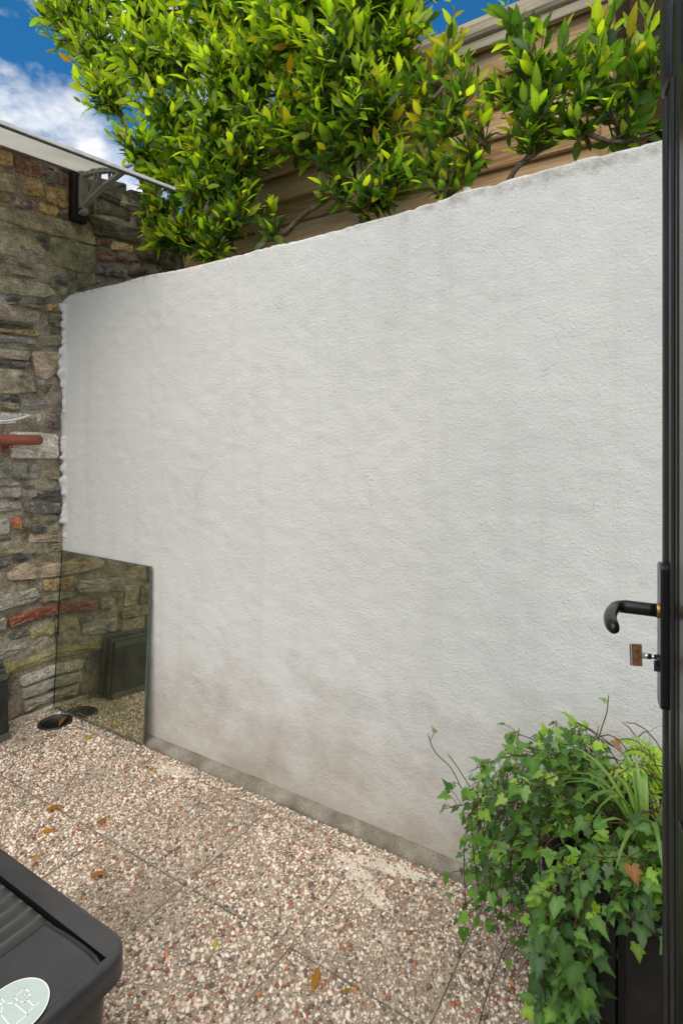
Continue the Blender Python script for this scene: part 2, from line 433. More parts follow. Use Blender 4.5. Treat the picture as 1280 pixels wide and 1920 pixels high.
BRASS = plain('brass_ring', (0.55, 0.36, 0.12), 0.4, 0.5, 0.2, 40, 0, 1.0)
PLASTIC = plain('charcoal_plastic', (0.048, 0.048, 0.052), 0.36, 0.5, 0.25, 9, 0.12, 0.0, 500)
def ribbed_mat():
    m, nt, b = new_mat('dusty_charcoal_plastic')
    f = noise_fac(nt, 9, 8, 0.7)
    col = ramp(nt, f, [(0.46, (0.075, 0.075, 0.076)), (0.66, (0.075, 0.07, 0.06)), (0.78, (0.24, 0.22, 0.16))])
    nt.links.new(col, b.inputs['Base Color']); b.inputs['Roughness'].default_value = 0.5
    return m
DUSTY = ribbed_mat()
STICKER = plain('pale_sticker', (0.50, 0.60, 0.585), 0.4, 0.4, 0.05)
STICKLINE = plain('sticker_line', (0.80, 0.84, 0.82), 0.4, 0.4, 0.03)
GREYPLASTIC = plain('grey_bracket_plastic', (0.30, 0.30, 0.30), 0.38, 0.5, 0.12, 20)
ALU = plain('white_canopy_rail', (0.85, 0.84, 0.82), 0.4, 0.5, 0.15, 30)
RUBBER = plain('grey_canopy_gasket', (0.10, 0.095, 0.085), 0.7, 0.3, 0.4, 60)
def canopy_mat():
    m, nt, b = new_mat('opal_polycarbonate')
    col = ramp(nt, noise_fac(nt, 7, 6, 0.6, stretch=(1, 0.4, 1)), [(0.35, (0.78, 0.77, 0.74)), (0.65, (0.90, 0.89, 0.87))])
    nt.links.new(col, b.inputs['Base Color']); b.inputs['Roughness'].default_value = 0.3
    tr = node(nt, 'ShaderNodeBsdfTranslucent'); nt.links.new(col, tr.inputs[0])
    ms = node(nt, 'ShaderNodeMixShader'); ms.inputs[0].default_value = 0.62
    nt.links.new(b.outputs[0], ms.inputs[1]); nt.links.new(tr.outputs[0], ms.inputs[2])
    nt.links.new(ms.outputs[0], nt.nodes['Material Output'].inputs[0])
    return m
CANOPY = canopy_mat()
def mirror_mat():
    m, nt, b = new_mat('old_mirror')
    b.inputs['Metallic'].default_value = 1.0
    col = ramp(nt, noise_fac(nt, 5, 6, 0.6), [(0.35, (0.46, 0.48, 0.36)), (0.65, (0.56, 0.57, 0.44))])
    nt.links.new(col, b.inputs['Base Color'])
    nt.links.new(ramp(nt, noise_fac(nt, 8, 5), [(0.4, 0.012), (0.8, 0.05)]), b.inputs['Roughness'])
    d = node(nt, 'ShaderNodeBsdfDiffuse'); d.inputs[0].default_value = (0.30, 0.29, 0.22, 1)
    ms = node(nt, 'ShaderNodeMixShader')
    nt.links.new(ramp(nt, noise_fac(nt, 4, 8, 0.7), [(0.4, 0.05), (0.8, 0.20)]), ms.inputs[0])
    nt.links.new(b.outputs[0], ms.inputs[1]); nt.links.new(d.outputs[0], ms.inputs[2])
    nt.links.new(ms.outputs[0], nt.nodes['Material Output'].inputs[0])
    return m
MIRROR = mirror_mat()
GLASSEDGE = plain('glass_edge', (0.10, 0.14, 0.11), 0.2, 0.5, 0.3, 40)
BOARD = plain('grey_green_board', (0.085, 0.088, 0.07), 0.6, 0.4, 0.3, 14, 0.2)
BOARDDARK = plain('dark_slate_board', (0.022, 0.025, 0.021), 0.45, 0.5, 0.4, 9, 0.2)
DRAIN = plain('black_drain_plastic', (0.012, 0.012, 0.012), 0.5, 0.5, 0.4, 40)
DRAINHOLE = plain('wet_drain_mud', (0.012, 0.009, 0.006), 0.4, 0.5, 0.5, 40)
PIPE = plain('red_brown_pipe', (0.27, 0.075, 0.045), 0.38, 0.5, 0.2, 20)
WHITECABLE = plain('white_plastic_hook', (0.78, 0.78, 0.76), 0.4, 0.5, 0.06)
STONES = [
 ('ochre', [(1.315,2.751),(1.431,2.757),(1.433,2.688),(1.315,2.668)]),
 ('red', [(1.437,2.756),(1.49,2.763),(1.565,2.755),(1.599,2.723),(1.548,2.689),(1.45,2.673)]),
 ('slate', [(1.573,2.771),(1.643,2.779),(1.638,2.763),(1.577,2.747)]),
 ('red', [(1.665,2.763),(1.715,2.771),(1.711,2.717),(1.661,2.705)]),
 ('slate', [(1.599,2.742),(1.661,2.766),(1.656,2.703),(1.599,2.689)]),
 ('beige', [(1.32,2.656),(1.446,2.663),(1.454,2.581),(1.32,2.554)]),
 ('ochre', [(1.494,2.663),(1.565,2.683),(1.58,2.664),(1.59,2.601),(1.482,2.58)]),
 ('ochre', [(1.586,2.667),(1.706,2.702),(1.715,2.6),(1.67,2.583),(1.595,2.598)]),
 ('olive', [(1.333,2.55),(1.423,2.557),(1.427,2.523),(1.333,2.51)]),
 ('purple', [(1.437,2.562),(1.548,2.58),(1.548,2.526),(1.439,2.507)]),
 ('ochre', [(1.56,2.577),(1.661,2.58),(1.656,2.531),(1.565,2.52)]),
 ('purple', [(1.67,2.575),(1.713,2.582),(1.713,2.533),(1.67,2.527)]),
 ('beige', [(1.341,2.475),(1.54,2.511),(1.715,2.534),(1.83,2.52),(1.87,2.501),(1.875,2.452),(1.625,2.424),(1.341,2.422)]),
 ('beige', [(1.271,2.408),(1.482,2.408),(1.548,2.393),(1.603,2.334),(1.599,2.299),(1.45,2.264),(1.271,2.262)]),
 ('slate', [(1.548,2.401),(1.612,2.409),(1.612,2.379),(1.56,2.376)]),
 ('slate', [(1.565,2.36),(1.612,2.371),(1.603,2.338)]),
 ('olive', [(1.616,2.415),(1.875,2.447),(1.888,2.364),(1.86,2.274),(1.706,2.277),(1.638,2.293)]),
 ('beige', [(1.314,2.25),(1.535,2.264),(1.535,2.231),(1.314,2.222)]),
 ('beige', [(1.542,2.262),(1.634,2.283),(1.674,2.264),(1.674,2.24),(1.542,2.228)]),
 ('olive', [(1.679,2.265),(1.767,2.272),(1.762,2.239),(1.679,2.239)]),
 ('beige', [(1.266,2.21),(1.634,2.223),(1.634,2.198),(1.266,2.163)]),
 ('purple', [(1.638,2.225),(1.748,2.231),(1.748,2.191),(1.652,2.194)]),
 ('olive', [(1.769,2.272),(1.845,2.279),(1.835,2.217),(1.758,2.18)]),
 ('olive', [(1.85,2.262),(1.932,2.283),(1.901,2.242),(1.845,2.22)]),
 ('beige', [(1.258,2.151),(1.599,2.172),(1.652,2.133),(1.573,2.094),(1.258,2.06)]),
 ('olive', [(1.612,2.179),(1.729,2.178),(1.706,2.133),(1.661,2.135)]),
 ('dark', [(1.881,2.73),(2.11,2.747),(2.11,2.668),(1.881,2.63)]),  # dark stones past the bracket have the tree's shade put into their colour
 ('red', [(1.827,2.676),(1.872,2.693),(1.872,2.627),(1.827,2.619)]),
 ('dark', [(1.822,2.601),(2.184,2.64),(2.184,2.559),(1.876,2.505)]),
 ('red', [(1.881,2.498),(1.97,2.51),(1.97,2.471),(1.881,2.452)]),
 ('ochre', [(1.98,2.513),(2.121,2.522),(2.121,2.478),(1.98,2.462)]),
 ('red', [(1.885,2.441),(2.206,2.458),(2.206,2.421),(1.895,2.378)]),
 ('purple', [(1.876,2.354),(2.079,2.369),(2.079,2.321),(1.876,2.29)]),
 ('dark', [(2.089,2.385),(2.217,2.42),(2.217,2.388),(2.089,2.337)]),
 ('dark', [(2.131,2.507),(2.353,2.527),(2.353,2.471),(2.217,2.461),(2.131,2.472)]),
 ('dark', [(2.131,2.746),(2.413,2.763),(2.413,2.668),(2.195,2.644),(2.131,2.667)]),
 ('red', [(2.195,2.626),(2.261,2.629),(2.261,2.583),(2.195,2.572)]),
 ('dark', [(2.272,2.623),(2.537,2.649),(2.537,2.561),(2.272,2.532)]),
 ('dark', [(1.885,2.831),(2.079,2.876),(2.079,2.754),(1.885,2.748)]),
 ('dark', [(2.1,2.849),(2.353,2.893),(2.353,2.771),(2.1,2.752)]),
 ('slate', [(1.393,2.055),(1.44,2.076),(1.485,2.069),(1.413,2.044)]),
 ('slate', [(1.556,2.078),(1.6,2.099),(1.611,2.077),(1.559,2.064)]),
 ('beige', [(1.413,2.039),(1.589,2.056),(1.585,2.039),(1.416,2.029)]),
 ('ochre', [(1.604,2.074),(1.681,2.094),(1.681,2.046),(1.611,2.035)]),
 ('pink', [(1.275,2.013),(1.582,2.033),(1.574,1.984),(1.538,1.959),(1.275,1.935)]),
 ('olive', [(1.615,2.027),(1.685,2.039),(1.685,1.967),(1.619,1.966)]),
 ('dark', [(1.259,1.923),(1.531,1.948),(1.531,1.939),(1.259,1.907)]),
 ('ochre', [(1.301,1.902),(1.567,1.928),(1.567,1.899),(1.301,1.885)]),
 ('olive', [(1.578,1.911),(1.685,1.93),(1.685,1.866),(1.578,1.853)]),
 ('grey', [(1.314,1.876),(1.531,1.882),(1.552,1.856),(1.314,1.832)]),
 ('beige', [(1.267,1.81),(1.516,1.811),(1.516,1.772),(1.267,1.753)]),
 ('pink', [(1.523,1.816),(1.681,1.835),(1.669,1.743),(1.596,1.68),(1.545,1.693)]),
 ('slate', [(1.275,1.747),(1.516,1.765),(1.502,1.731),(1.275,1.723)]),
 ('beige', [(1.31,1.716),(1.502,1.717),(1.531,1.681),(1.545,1.613),(1.31,1.594)]),
 ('grey', [(1.552,1.679),(1.6,1.677),(1.582,1.649),(1.552,1.661)]),
 ('pink', [(1.6,1.673),(1.673,1.676),(1.665,1.616),(1.582,1.616)]),
 ('slate', [(1.289,1.586),(1.471,1.59),(1.471,1.563),(1.289,1.555)]),
 ('grey', [(1.474,1.579),(1.681,1.583),(1.689,1.535),(1.481,1.53)]),
 ('beige', [(1.284,1.552),(1.464,1.554),(1.464,1.519),(1.284,1.514)]),
 ('pale', [(1.265,1.506),(1.509,1.512),(1.589,1.507),(1.567,1.466),(1.265,1.446)]),
 ('purple', [(1.604,1.512),(1.677,1.508),(1.677,1.44),(1.596,1.438)]),
 ('pink', [(1.331,1.417),(1.411,1.418),(1.418,1.312),(1.331,1.299)]),
 ('pale', [(1.424,1.418),(1.668,1.406),(1.668,1.28),(1.424,1.285)]),
 ('grey', [(1.319,1.266),(1.504,1.263),(1.511,1.183),(1.319,1.187)]),
 ('grey', [(1.514,1.259),(1.584,1.257),(1.584,1.176),(1.517,1.183)]),
 ('olive', [(1.589,1.26),(1.683,1.25),(1.683,1.163),(1.587,1.183)]),
 ('slate', [(1.48,1.158),(1.538,1.151),(1.531,1.137),(1.484,1.144)]),
 ('grey', [(1.319,1.177),(1.473,1.172),(1.47,1.155),(1.319,1.154)]),
 ('grey', [(1.545,1.161),(1.683,1.149),(1.683,1.116),(1.538,1.126)]),
 ('grey', [(1.288,1.148),(1.477,1.144),(1.47,1.094),(1.288,1.095)]),
 ('slate', [(1.531,1.117),(1.683,1.106),(1.676,1.056),(1.524,1.076)]),
 ('slate', [(1.497,1.068),(1.683,1.051),(1.676,0.998),(1.49,1.017)]),
 ('grey', [(1.306,1.082),(1.48,1.079),(1.477,1.032),(1.306,1.036)]),
 ('brick', [(1.434,1.006),(1.473,1.005),(1.473,0.937),(1.437,0.949)]),
 ('olive', [(1.511,1.008),(1.661,0.992),(1.661,0.942),(1.511,0.946)]),
 ('grey', [(1.668,0.991),(1.687,0.989),(1.687,0.931),(1.668,0.934)]),
 ('slate', [(1.528,0.944),(1.609,0.934),(1.602,0.906),(1.535,0.915)]),
 ('grey', [(1.271,1.01),(1.424,0.991),(1.424,0.924),(1.271,0.917)]),
 ('pink', [(1.514,0.911),(1.687,0.881),(1.683,0.841),(1.514,0.87)]),
 ('slate', [(1.324,0.901),(1.437,0.912),(1.437,0.892),(1.324,0.888)]),
 ('olive', [(1.27,0.881),(1.504,0.865),(1.497,0.818),(1.27,0.819)]),
 ('olive', [(1.587,0.849),(1.687,0.841),(1.683,0.794),(1.587,0.803)]),
 ('slate', [(1.437,0.821),(1.559,0.815),(1.49,0.778),(1.431,0.782)]),
 ('pink', [(1.404,0.733),(1.49,0.773),(1.679,0.739),(1.679,0.674),(1.419,0.702)]),
 ('ochre', [(1.59,0.671),(1.679,0.661),(1.679,0.6),(1.59,0.611)]),
 ('slate', [(1.335,0.778),(1.427,0.801),(1.442,0.786),(1.381,0.761)]),
 ('grey', [(1.254,0.636),(1.548,0.638),(1.565,0.592),(1.531,0.567),(1.254,0.55)]),
 ('olive', [(1.552,0.578),(1.679,0.583),(1.679,0.544),(1.582,0.55)]),
 ('terracotta', [(1.411,0.522),(1.656,0.535),(1.662,0.474),(1.419,0.471)]),
 ('grey', [(1.323,0.526),(1.408,0.529),(1.408,0.469),(1.323,0.471)]),
 ('moss', [(1.523,0.436),(1.643,0.445),(1.643,0.376),(1.523,0.386)]),
 ('moss', [(1.647,0.452),(1.68,0.452),(1.68,0.374),(1.647,0.375)]),
 ('grey', [(1.293,0.415),(1.506,0.4),(1.502,0.343),(1.293,0.329)]),
 ('slate', [(1.419,0.446),(1.515,0.438),(1.515,0.41),(1.427,0.415)]),
 ('moss', [(1.32,0.313),(1.68,0.296),(1.68,0.242),(1.32,0.25)]),
 ('pale', [(1.47,0.215),(1.68,0.222),(1.68,0.166),(1.47,0.17)]),
 ('slate', [(1.381,0.215),(1.466,0.192),(1.458,0.146),(1.381,0.152)]),
 ('grey', [(1.474,0.156),(1.68,0.153),(1.68,0.101),(1.474,0.108)]),
 ('pink', [(1.388,0.101),(1.474,0.099),(1.474,0.042),(1.396,0.035)]),
 ('grey', [(1.482,0.092),(1.68,0.079),(1.68,0.036),(1.482,0.039)]),
 ('pale', [(1.411,0.02),(1.68,0.018),(1.68,-0.017),(1.419,-0.03)]),
 ('slate', [(1.335,0.246),(1.458,0.231),(1.462,0.206),(1.335,0.222)]),
]
# ------------------------------------------------------------------ ground and paving
YW = 1.69            # face of the white wall
XS = -2.75           # face of the stone wall
KERB_Y = 1.645
g = MB(); g.add([(-40, -40, -0.06), (40, -40, -0.06), (40, 40, -0.06), (-40, 40, -0.06)], [(0, 1, 2, 3)])
tag(g.build('ground', DIRT), kind='structure')
pv = MB(); pv.add([(-2.80, -0.45, -0.0065), (1.7, -0.45, -0.0065), (1.7, 1.66, -0.0065), (-2.43, 1.66, -0.0065), (-2.43, 1.42, -0.0065), (-2.80, 1.42, -0.0065)],
                 [(0, 1, 2, 3, 4, 5)])
paving = tag(pv.build('courtyard_paving', DIRT), kind='structure')

PAL = np.array([(0.82, 0.76, 0.69), (0.72, 0.64, 0.56), (0.88, 0.84, 0.78), (0.52, 0.47, 0.41), (0.44, 0.36, 0.28), (0.30, 0.27, 0.24),
                (0.14, 0.125, 0.115), (0.36, 0.13, 0.085), (0.50, 0.22, 0.10), (0.26, 0.10, 0.075), (0.48, 0.35, 0.27), (0.58, 0.46, 0.38)])
PW = np.array([0.24, 0.16, 0.18, 0.09, 0.06, 0.055, 0.06, 0.045, 0.03, 0.035, 0.06, 0.045]); PW /= PW.sum()
_ico = bmesh.new(); bmesh.ops.create_icosphere(_ico, subdivisions=1, radius=1.0)
ICO_V = np.array([v.co[:] for v in _ico.verts]); ICO_F = np.array([[v.index for v in f.verts] for f in _ico.faces]); _ico.free()
def pebble_mesh(name, sx, sy, seed, hole=None):
    r = np.random.default_rng(seed)
    sp = 0.0076
    nx, ny = int(sx / sp), int(sy / sp)
    gx, gy = np.meshgrid((np.arange(nx) + 0.5) * sx / nx, (np.arange(ny) + 0.5) * sy / ny, indexing='ij')
    x = gx.ravel() - sx / 2 + r.uniform(-.0042, .0042, gx.size); y = gy.ravel() - sy / 2 + r.uniform(-.0042, .0042, gx.size)
    rad = r.gamma(6.0, 0.00070, gx.size).clip(0.0022, 0.0092)
    keep = (np.abs(x) < sx / 2 - rad * 0.3) & (np.abs(y) < sy / 2 - rad * 0.3) & (r.random(gx.size) > 0.05)
    if hole: keep &= (np.hypot(x - hole[0], y - hole[1]) > hole[2])
    x, y, rad = x[keep], y[keep], rad[keep]
    n = len(x)
    sc = np.stack([rad * r.uniform(0.8, 1.35, n), rad * r.uniform(0.65, 1.0, n), rad * r.uniform(0.45, 0.8, n)], 1)
    v = ICO_V[None] * sc[:, None, :] * r.uniform(0.78, 1.2, (n, len(ICO_V), 1))
    th = r.uniform(0, 2 * np.pi, n); c, s = np.cos(th)[:, None], np.sin(th)[:, None]
    tl = r.normal(0, 0.35, n)[:, None]
    vz = v[..., 2] + v[..., 0] * tl
    vx = v[..., 0] * c - v[..., 1] * s + x[:, None]; vy = v[..., 0] * s + v[..., 1] * c + y[:, None]
    V = np.stack([vx, vy, vz + r.uniform(-0.0028, 0.0004, n)[:, None]], 2).reshape(-1, 3)
    F = (ICO_F[None] + (np.arange(n) * len(ICO_V))[:, None, None]).reshape(-1, 3)
    C = PAL[r.choice(len(PAL), n, p=PW)] * np.array((1.03, .955, .905)) * r.uniform(0.8, 1.12, (n, 1))
    me = np_mesh(name, V, F, np.repeat(C, len(ICO_V), 0))
    me.materials.append(PEBBLE)
    return me
PEB = [pebble_mesh('pebbles', 0.395, 0.395, 100 + k) for k in range(6)]
def slab(cx, cy, sx, sy, k, peb=None, rot=0, hole=None):
    m = MB(); hx, hy = sx / 2 - 0.0022, sy / 2 - 0.0022
    if hole is None:
        m.box(-hx, hx, -hy, hy, -0.05, -0.0025)
    else:
        n = 32; v = []; f = []
        for z in (-0.0025, -0.05):
            for i in range(n):
                a = 2 * math.pi * i / n + 0.01
                v.append((hole[0] + hole[2] * math.cos(a), hole[1] + hole[2] * math.sin(a), z))
            for i in range(n):
                a = 2 * math.pi * i / n + 0.01
                d = [1e9]
                c, s = math.cos(a), math.sin(a)
                if c > 1e-6: d.append((hx - hole[0]) / c)
                if c < -1e-6: d.append((-hx - hole[0]) / c)
                if s > 1e-6: d.append((hy - hole[1]) / s)
                if s < -1e-6: d.append((-hy - hole[1]) / s)
                q = min(d); v.append((hole[0] + q * c, hole[1] + q * s, z))
        for i in range(n):
            j = (i + 1) % n
            f += [(i, j, n + j, n + i), (2 * n + i, 3 * n + i, 3 * n + j, 2 * n + j), (i, 2 * n + i, 2 * n + j, j), (n + i, n + j, 3 * n + j, 3 * n + i)]
        m.add(v, f)
    me = bpy.data.meshes.new('paving_slab'); me.from_pydata(m.v, [], m.f); me.update(); me.materials.append(MATRIX)
    o = bpy.data.objects.new('paving_slab', me); COL.objects.link(o); o.parent = paving
    r = random.Random(k * 31 + 5)
    o.location = (cx, cy, r.uniform(-0.0015, 0.0015)); o.rotation_euler = (r.uniform(-.004, .004), r.uniform(-.004, .004), r.uniform(-.006, .006))
    p = bpy.data.objects.new('pebbles', peb); COL.objects.link(p); p.parent = o
    p.rotation_euler = (0, 0, rot * math.pi / 2); tag(p, kind='stuff')
k = 0
GX = [-2.5 + 0.4 * i for i in range(11)]
DR = (-2.600, 1.555, 0.062)           # floor gully
for row, (y0, y1) in enumerate([(-0.01, 0.39), (0.39, 0.79), (0.79, 1.19), (1.19, 1.59)]):
    for x in GX[:-1]:
        k += 1
        if row == 0 and x < -0.2: continue
        slab(x + 0.2, (y0 + y1) / 2, 0.4, 0.4, k, PEB[(k * 5 + row) % 6], (k * 7 + row) % 4)
    # cut slabs along the stone wall
    k += 1
    if row == 3: continue
    slab(-2.63, (y0 + y1) / 2, 0.258, 0.4, k, pebble_mesh('pebbles', 0.253, 0.395, 300 + row))
hole = (DR[0] + 2.63, DR[1] - 1.4175, DR[2] + 0.012)
slab(-2.63, 1.4175, 0.258, 0.455, 900, pebble_mesh('pebbles', 0.253, 0.450, 333, hole), 0, hole)
for i, x in enumerate(GX[:-1]):       # cut strip between the last row and the kerb
    slab(x + 0.2, 1.6175, 0.4, 0.055, 500 + i, pebble_mesh('pebbles', 0.397, 0.053, 400 + i))
def spill(cx, cy, rx, ry, rot, seed, z=-0.0008):
    r = np.random.default_rng(seed); nr, na = 9, 40
    v = [(cx, cy, z + 0.001)]
    for i in range(1, nr + 1):
        for j in range(na):
            a = 2 * math.pi * j / na; q = i / nr
            ed = 1 + 0.55 * float(fbm(2.6 * math.cos(a) + 9, 2.6 * math.sin(a) + seed, 5, seed))
            x, y = rx * q * ed * math.cos(a), ry * q * ed * math.sin(a)
            v.append((cx + x * math.cos(rot) - y * math.sin(rot), cy + x * math.sin(rot) + y * math.cos(rot),
                      z + 0.0012 * (1 - q * 2.2) + 0.0016 * float(r.normal(0, 0.5))))
    f = [(0, 1 + j, 1 + (j + 1) % na) for j in range(na)]
    for i in range(nr - 1):
        for j in range(na):
            a = 1 + i * na + j; b = 1 + i * na + (j + 1) % na
            f.append((a, a + na, b + na, b))
    me = bpy.data.meshes.new('cement_spill'); me.from_pydata(v, [], f); me.update()
    me.polygons.foreach_set('use_smooth', [True] * len(f))
    link('cement_spill', me, SPILL, paving)
spill(-0.86, 1.50, 0.15, 0.035, 0.5 - 0.9, 3)
spill(-0.80, 1.585, 0.12, 0.03, 0.1, 5)
spill(-1.80, 1.575, 0.10, 0.035, 0.2, 4)

# concrete fillet at the foot of the white wall
nk = 220; xs = np.linspace(-2.72, 1.6, nk)
prof = [(1.645, -0.02), (1.6455, 0.004), (1.650, 0.012), (1.664, 0.020), (1.680, 0.027), (1.70, 0.031)]
V = []
for i, x in enumerate(xs):
    for j, (y, z) in enumerate(prof):
        n_ = float(fbm(x * 9, j * 0.9, 4, 50))
        V.append((x, y + n_ * 0.006 * (j < 5), z + n_ * 0.006 * (j > 1)))
me = np_mesh('kerb', V, grid_faces(nk, len(prof)))
tag(link('kerb', me, KERB), kind='structure')

# ------------------------------------------------------------------ white rendered wall
def make_white_wall():
    root = empty('rendered_wall', (-0.6, 1.79, 0), 'long white painted rendered wall rough on its face, below the laurels', 'wall')
    x0, x1 = -2.775, 1.6
    nx = 420
    X = np.linspace(0, 1, nx)
    # profile: up the face, round over the top, down the back
    zt = 2.135; rr = 0.013
    pz = np.concatenate([np.linspace(0.0, zt - rr, 190), zt - rr + rr * np.sin(np.linspace(0.2, np.pi / 2, 7)), [zt, zt, zt - 0.02, 1.95]])
    py = np.concatenate([np.zeros(190), rr - rr * np.cos(np.linspace(0.2, np.pi / 2, 7)), [0.08, 0.17, 0.20, 0.20]])
    nz = len(pz)
    gx = x0 + (x1 - x0) * np.repeat(X[:, None], nz, 1)
    gz = np.repeat(pz[None], nx, 0); gy = np.repeat(py[None], nx, 0)
    top = np.clip((gz - 1.9) / 0.2, 0, 1)
    face = gy < 0.001
    dy = 0.008 * fbm(gx * 1.3, gz * 1.3, 2, 1) + 0.0016 * fbm(gx * 7, gz * 7, 2, 8) + 0.0022 * fbm(gx * 24, gz * 28, 3, 15)
    gy = gy + YW - dy * (gy < 0.1)
    # uneven, chipped coping line and the slight rise to the right
    rise = 0.024 / (1 + np.exp(-(gx + 0.72) / 0.06)) - 0.006 * np.sin((gx + 2.7) * 1.7)
    chips = 0.010 * fbm(gx * 5, gx * 0, 3, 21) + 0.011 * np.minimum(0, fbm(gx * 34, gx * 0 + 3, 3, 27) + .1)
    gz = gz + top * (rise + chips * (gz > 2.05))
    # broken upper corner beside the stone wall
    cor = np.clip((gx - x0 - 0.0) / 0.16, 0, 1)
    gz = gz - top * 0.035 * (1 - cor) ** 3
    V = np.stack([gx, gy, gz], 2).reshape(-1, 3)
    me = np_mesh('render_coat', V, grid_faces(nx, nz)[:, ::-1])
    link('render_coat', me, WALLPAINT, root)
    # ragged lip of render lapping on to the stone wall
    nz2 = 240; zz = np.linspace(0.835, 2.085, nz2)
    jag = 0.010 + 0.012 * fbm(zz * 9, zz * 0, 2, 70) + 0.016 * np.clip(fbm(zz * 21, zz * 0 + 5, 3, 75) * 2.2, -0.3, 1.4)
    for z_, w_ in ((2.00, .02), (1.87, .016), (1.78, .02), (1.74, .018), (1.66, .022), (1.52, .016), (1.20, .016)):
        jag += w_ * np.exp(-((zz - z_) / 0.012) ** 2)
    jag = np.clip(0.014 + 0.034 * fbm(zz * 7, zz * 0 + 2, 3, 71) + 0.045 * np.maximum(0, fbm(zz * 13, zz * 0 + 5, 4, 75)) ** 0.8 + 0.020 * fbm(zz * 42, zz * 0 + 8, 3, 77) - 0.004, 0.0005, 0.060)
    rows = []
    for q, xo in ((1.0, -2.744), (0.985, -2.731), (0.6, -2.725), (0.25, -2.720), (0.0, -2.708), (-0.4, -2.70)):
        yy = YW + 0.004 - jag * q if q >= 0 else np.full(nz2, YW + 0.02)
        rows.append(np.stack([xo + 0.009 * fbm(zz * 30, zz * 0 + q * 5, 4, 90), yy + 0.004 * fbm(zz * 55, zz * 0 + q * 7, 2, 95), zz], 1))
    V = np.stack(rows, 0).reshape(-1, 3)
    link('render_lip', np_mesh('render_lip', V, grid_faces(len(rows), nz2)), WALLPAINT, root)
    # loose flake of render standing on the coping
    fm = MB(); p = at(880, 350, 1.71)
    fm.extrude([(-.022, 0), (.018, 0), (.022, .012), (.005, .016), (-.004, .026), (-.02, .024)], lambda q, s: (p.x + q[0], p.y + 0.02 * s, 2.150 + q[1]))
    fm.build('render_flake', WALLPAINT, root, bevel=0.002)
    for (px, py, s) in ():
        q = at(px, py, 1.71); b = MB()
        b.extrude([(-s, 0), (s, 0), (s * .6, s), (-s * .5, s * .8)], lambda u, k_: (q.x + u[0], q.y + 0.015 * k_, q.z - .012 + u[1]))
        b.build('render_flake', WALLPAINT, root, bevel=0.002)
make_white_wall()
bed = MB(); bed.box(-2.74, 1.6, 1.885, 3.2, -0.05, 2.02)
tag(bed.build('soil_bed', SOIL), kind='structure')

# ------------------------------------------------------------------ rubble stone wall
def stone_from(poly, col, parent, seed, proud=None):
    r = random.Random(seed)
    pts = [Vector((p[0], p[1])) for p in poly]
    if sum(a.x * b.y - b.x * a.y for a, b in zip(pts, pts[1:] + pts[:1])) < 0: pts.reverse()
    c = sum(pts, Vector((0, 0))) / len(pts)
    # long sides get an extra, slightly displaced corner; corners are cut
    out = []
    for a, b in zip(pts, pts[1:] + pts[:1]):
        L = (b - a).length
        cut = min(0.22, 0.009 / max(L, 1e-4))
        nrm = Vector(((b - a).y, -(b - a).x)).normalized() if L > 1e-6 else Vector((0, 0))
        out.append(a + (b - a) * cut)
        if L > 0.07: out.append(a + (b - a) * r.uniform(.4, .6) + nrm * r.uniform(-.006, .004))
        out.append(b - (b - a) * cut)
    out = [p + Vector((r.uniform(-.004, .004), r.uniform(-.004, .004))) for p in out]
    size = min(max(p.x for p in pts) - min(p.x for p in pts), max(p.y for p in pts) - min(p.y for p in pts))
    e = min(0.007, size * 0.16)
    pr = proud if proud is not None else r.uniform(-0.008, 0.008)
    ty, tz = r.uniform(-.05, .05), r.uniform(-.06, .06)
    def ring(inset, x, jit):
        res = []
        for p in out:
            d = c - p; L = max(d.length, 1e-6)
            q = p + d * min(0.8, inset / L)
            res.append((XS + x + (q.x - c.x) * ty + (q.y - c.y) * tz + r.uniform(-jit, jit), q.x, q.y))
        return res
    n = len(out)
    v = ring(-0.001, -0.05, 0) + ring(0.0, -0.008 + pr, .003) + ring(e * 0.5, 0.0 + pr, .003) + ring(e * 4.0, 0.002 + pr, .0045)
    v.append((XS + 0.004 + pr + r.uniform(-.003, .004), c.x, c.y))
    f = []
    for k_ in range(3):
        for i in range(n):
            j = (i + 1) % n
            f.append((k_ * n + i, k_ * n + j, (k_ + 1) * n + j, (k_ + 1) * n + i))
    f += [(3 * n + i, 3 * n + (i + 1) % n, 4 * n) for i in range(n)]
    me = bpy.data.meshes.new('stone'); me.from_pydata(v, [], f); me.update()
    return link('stone', me, SM[col], parent)
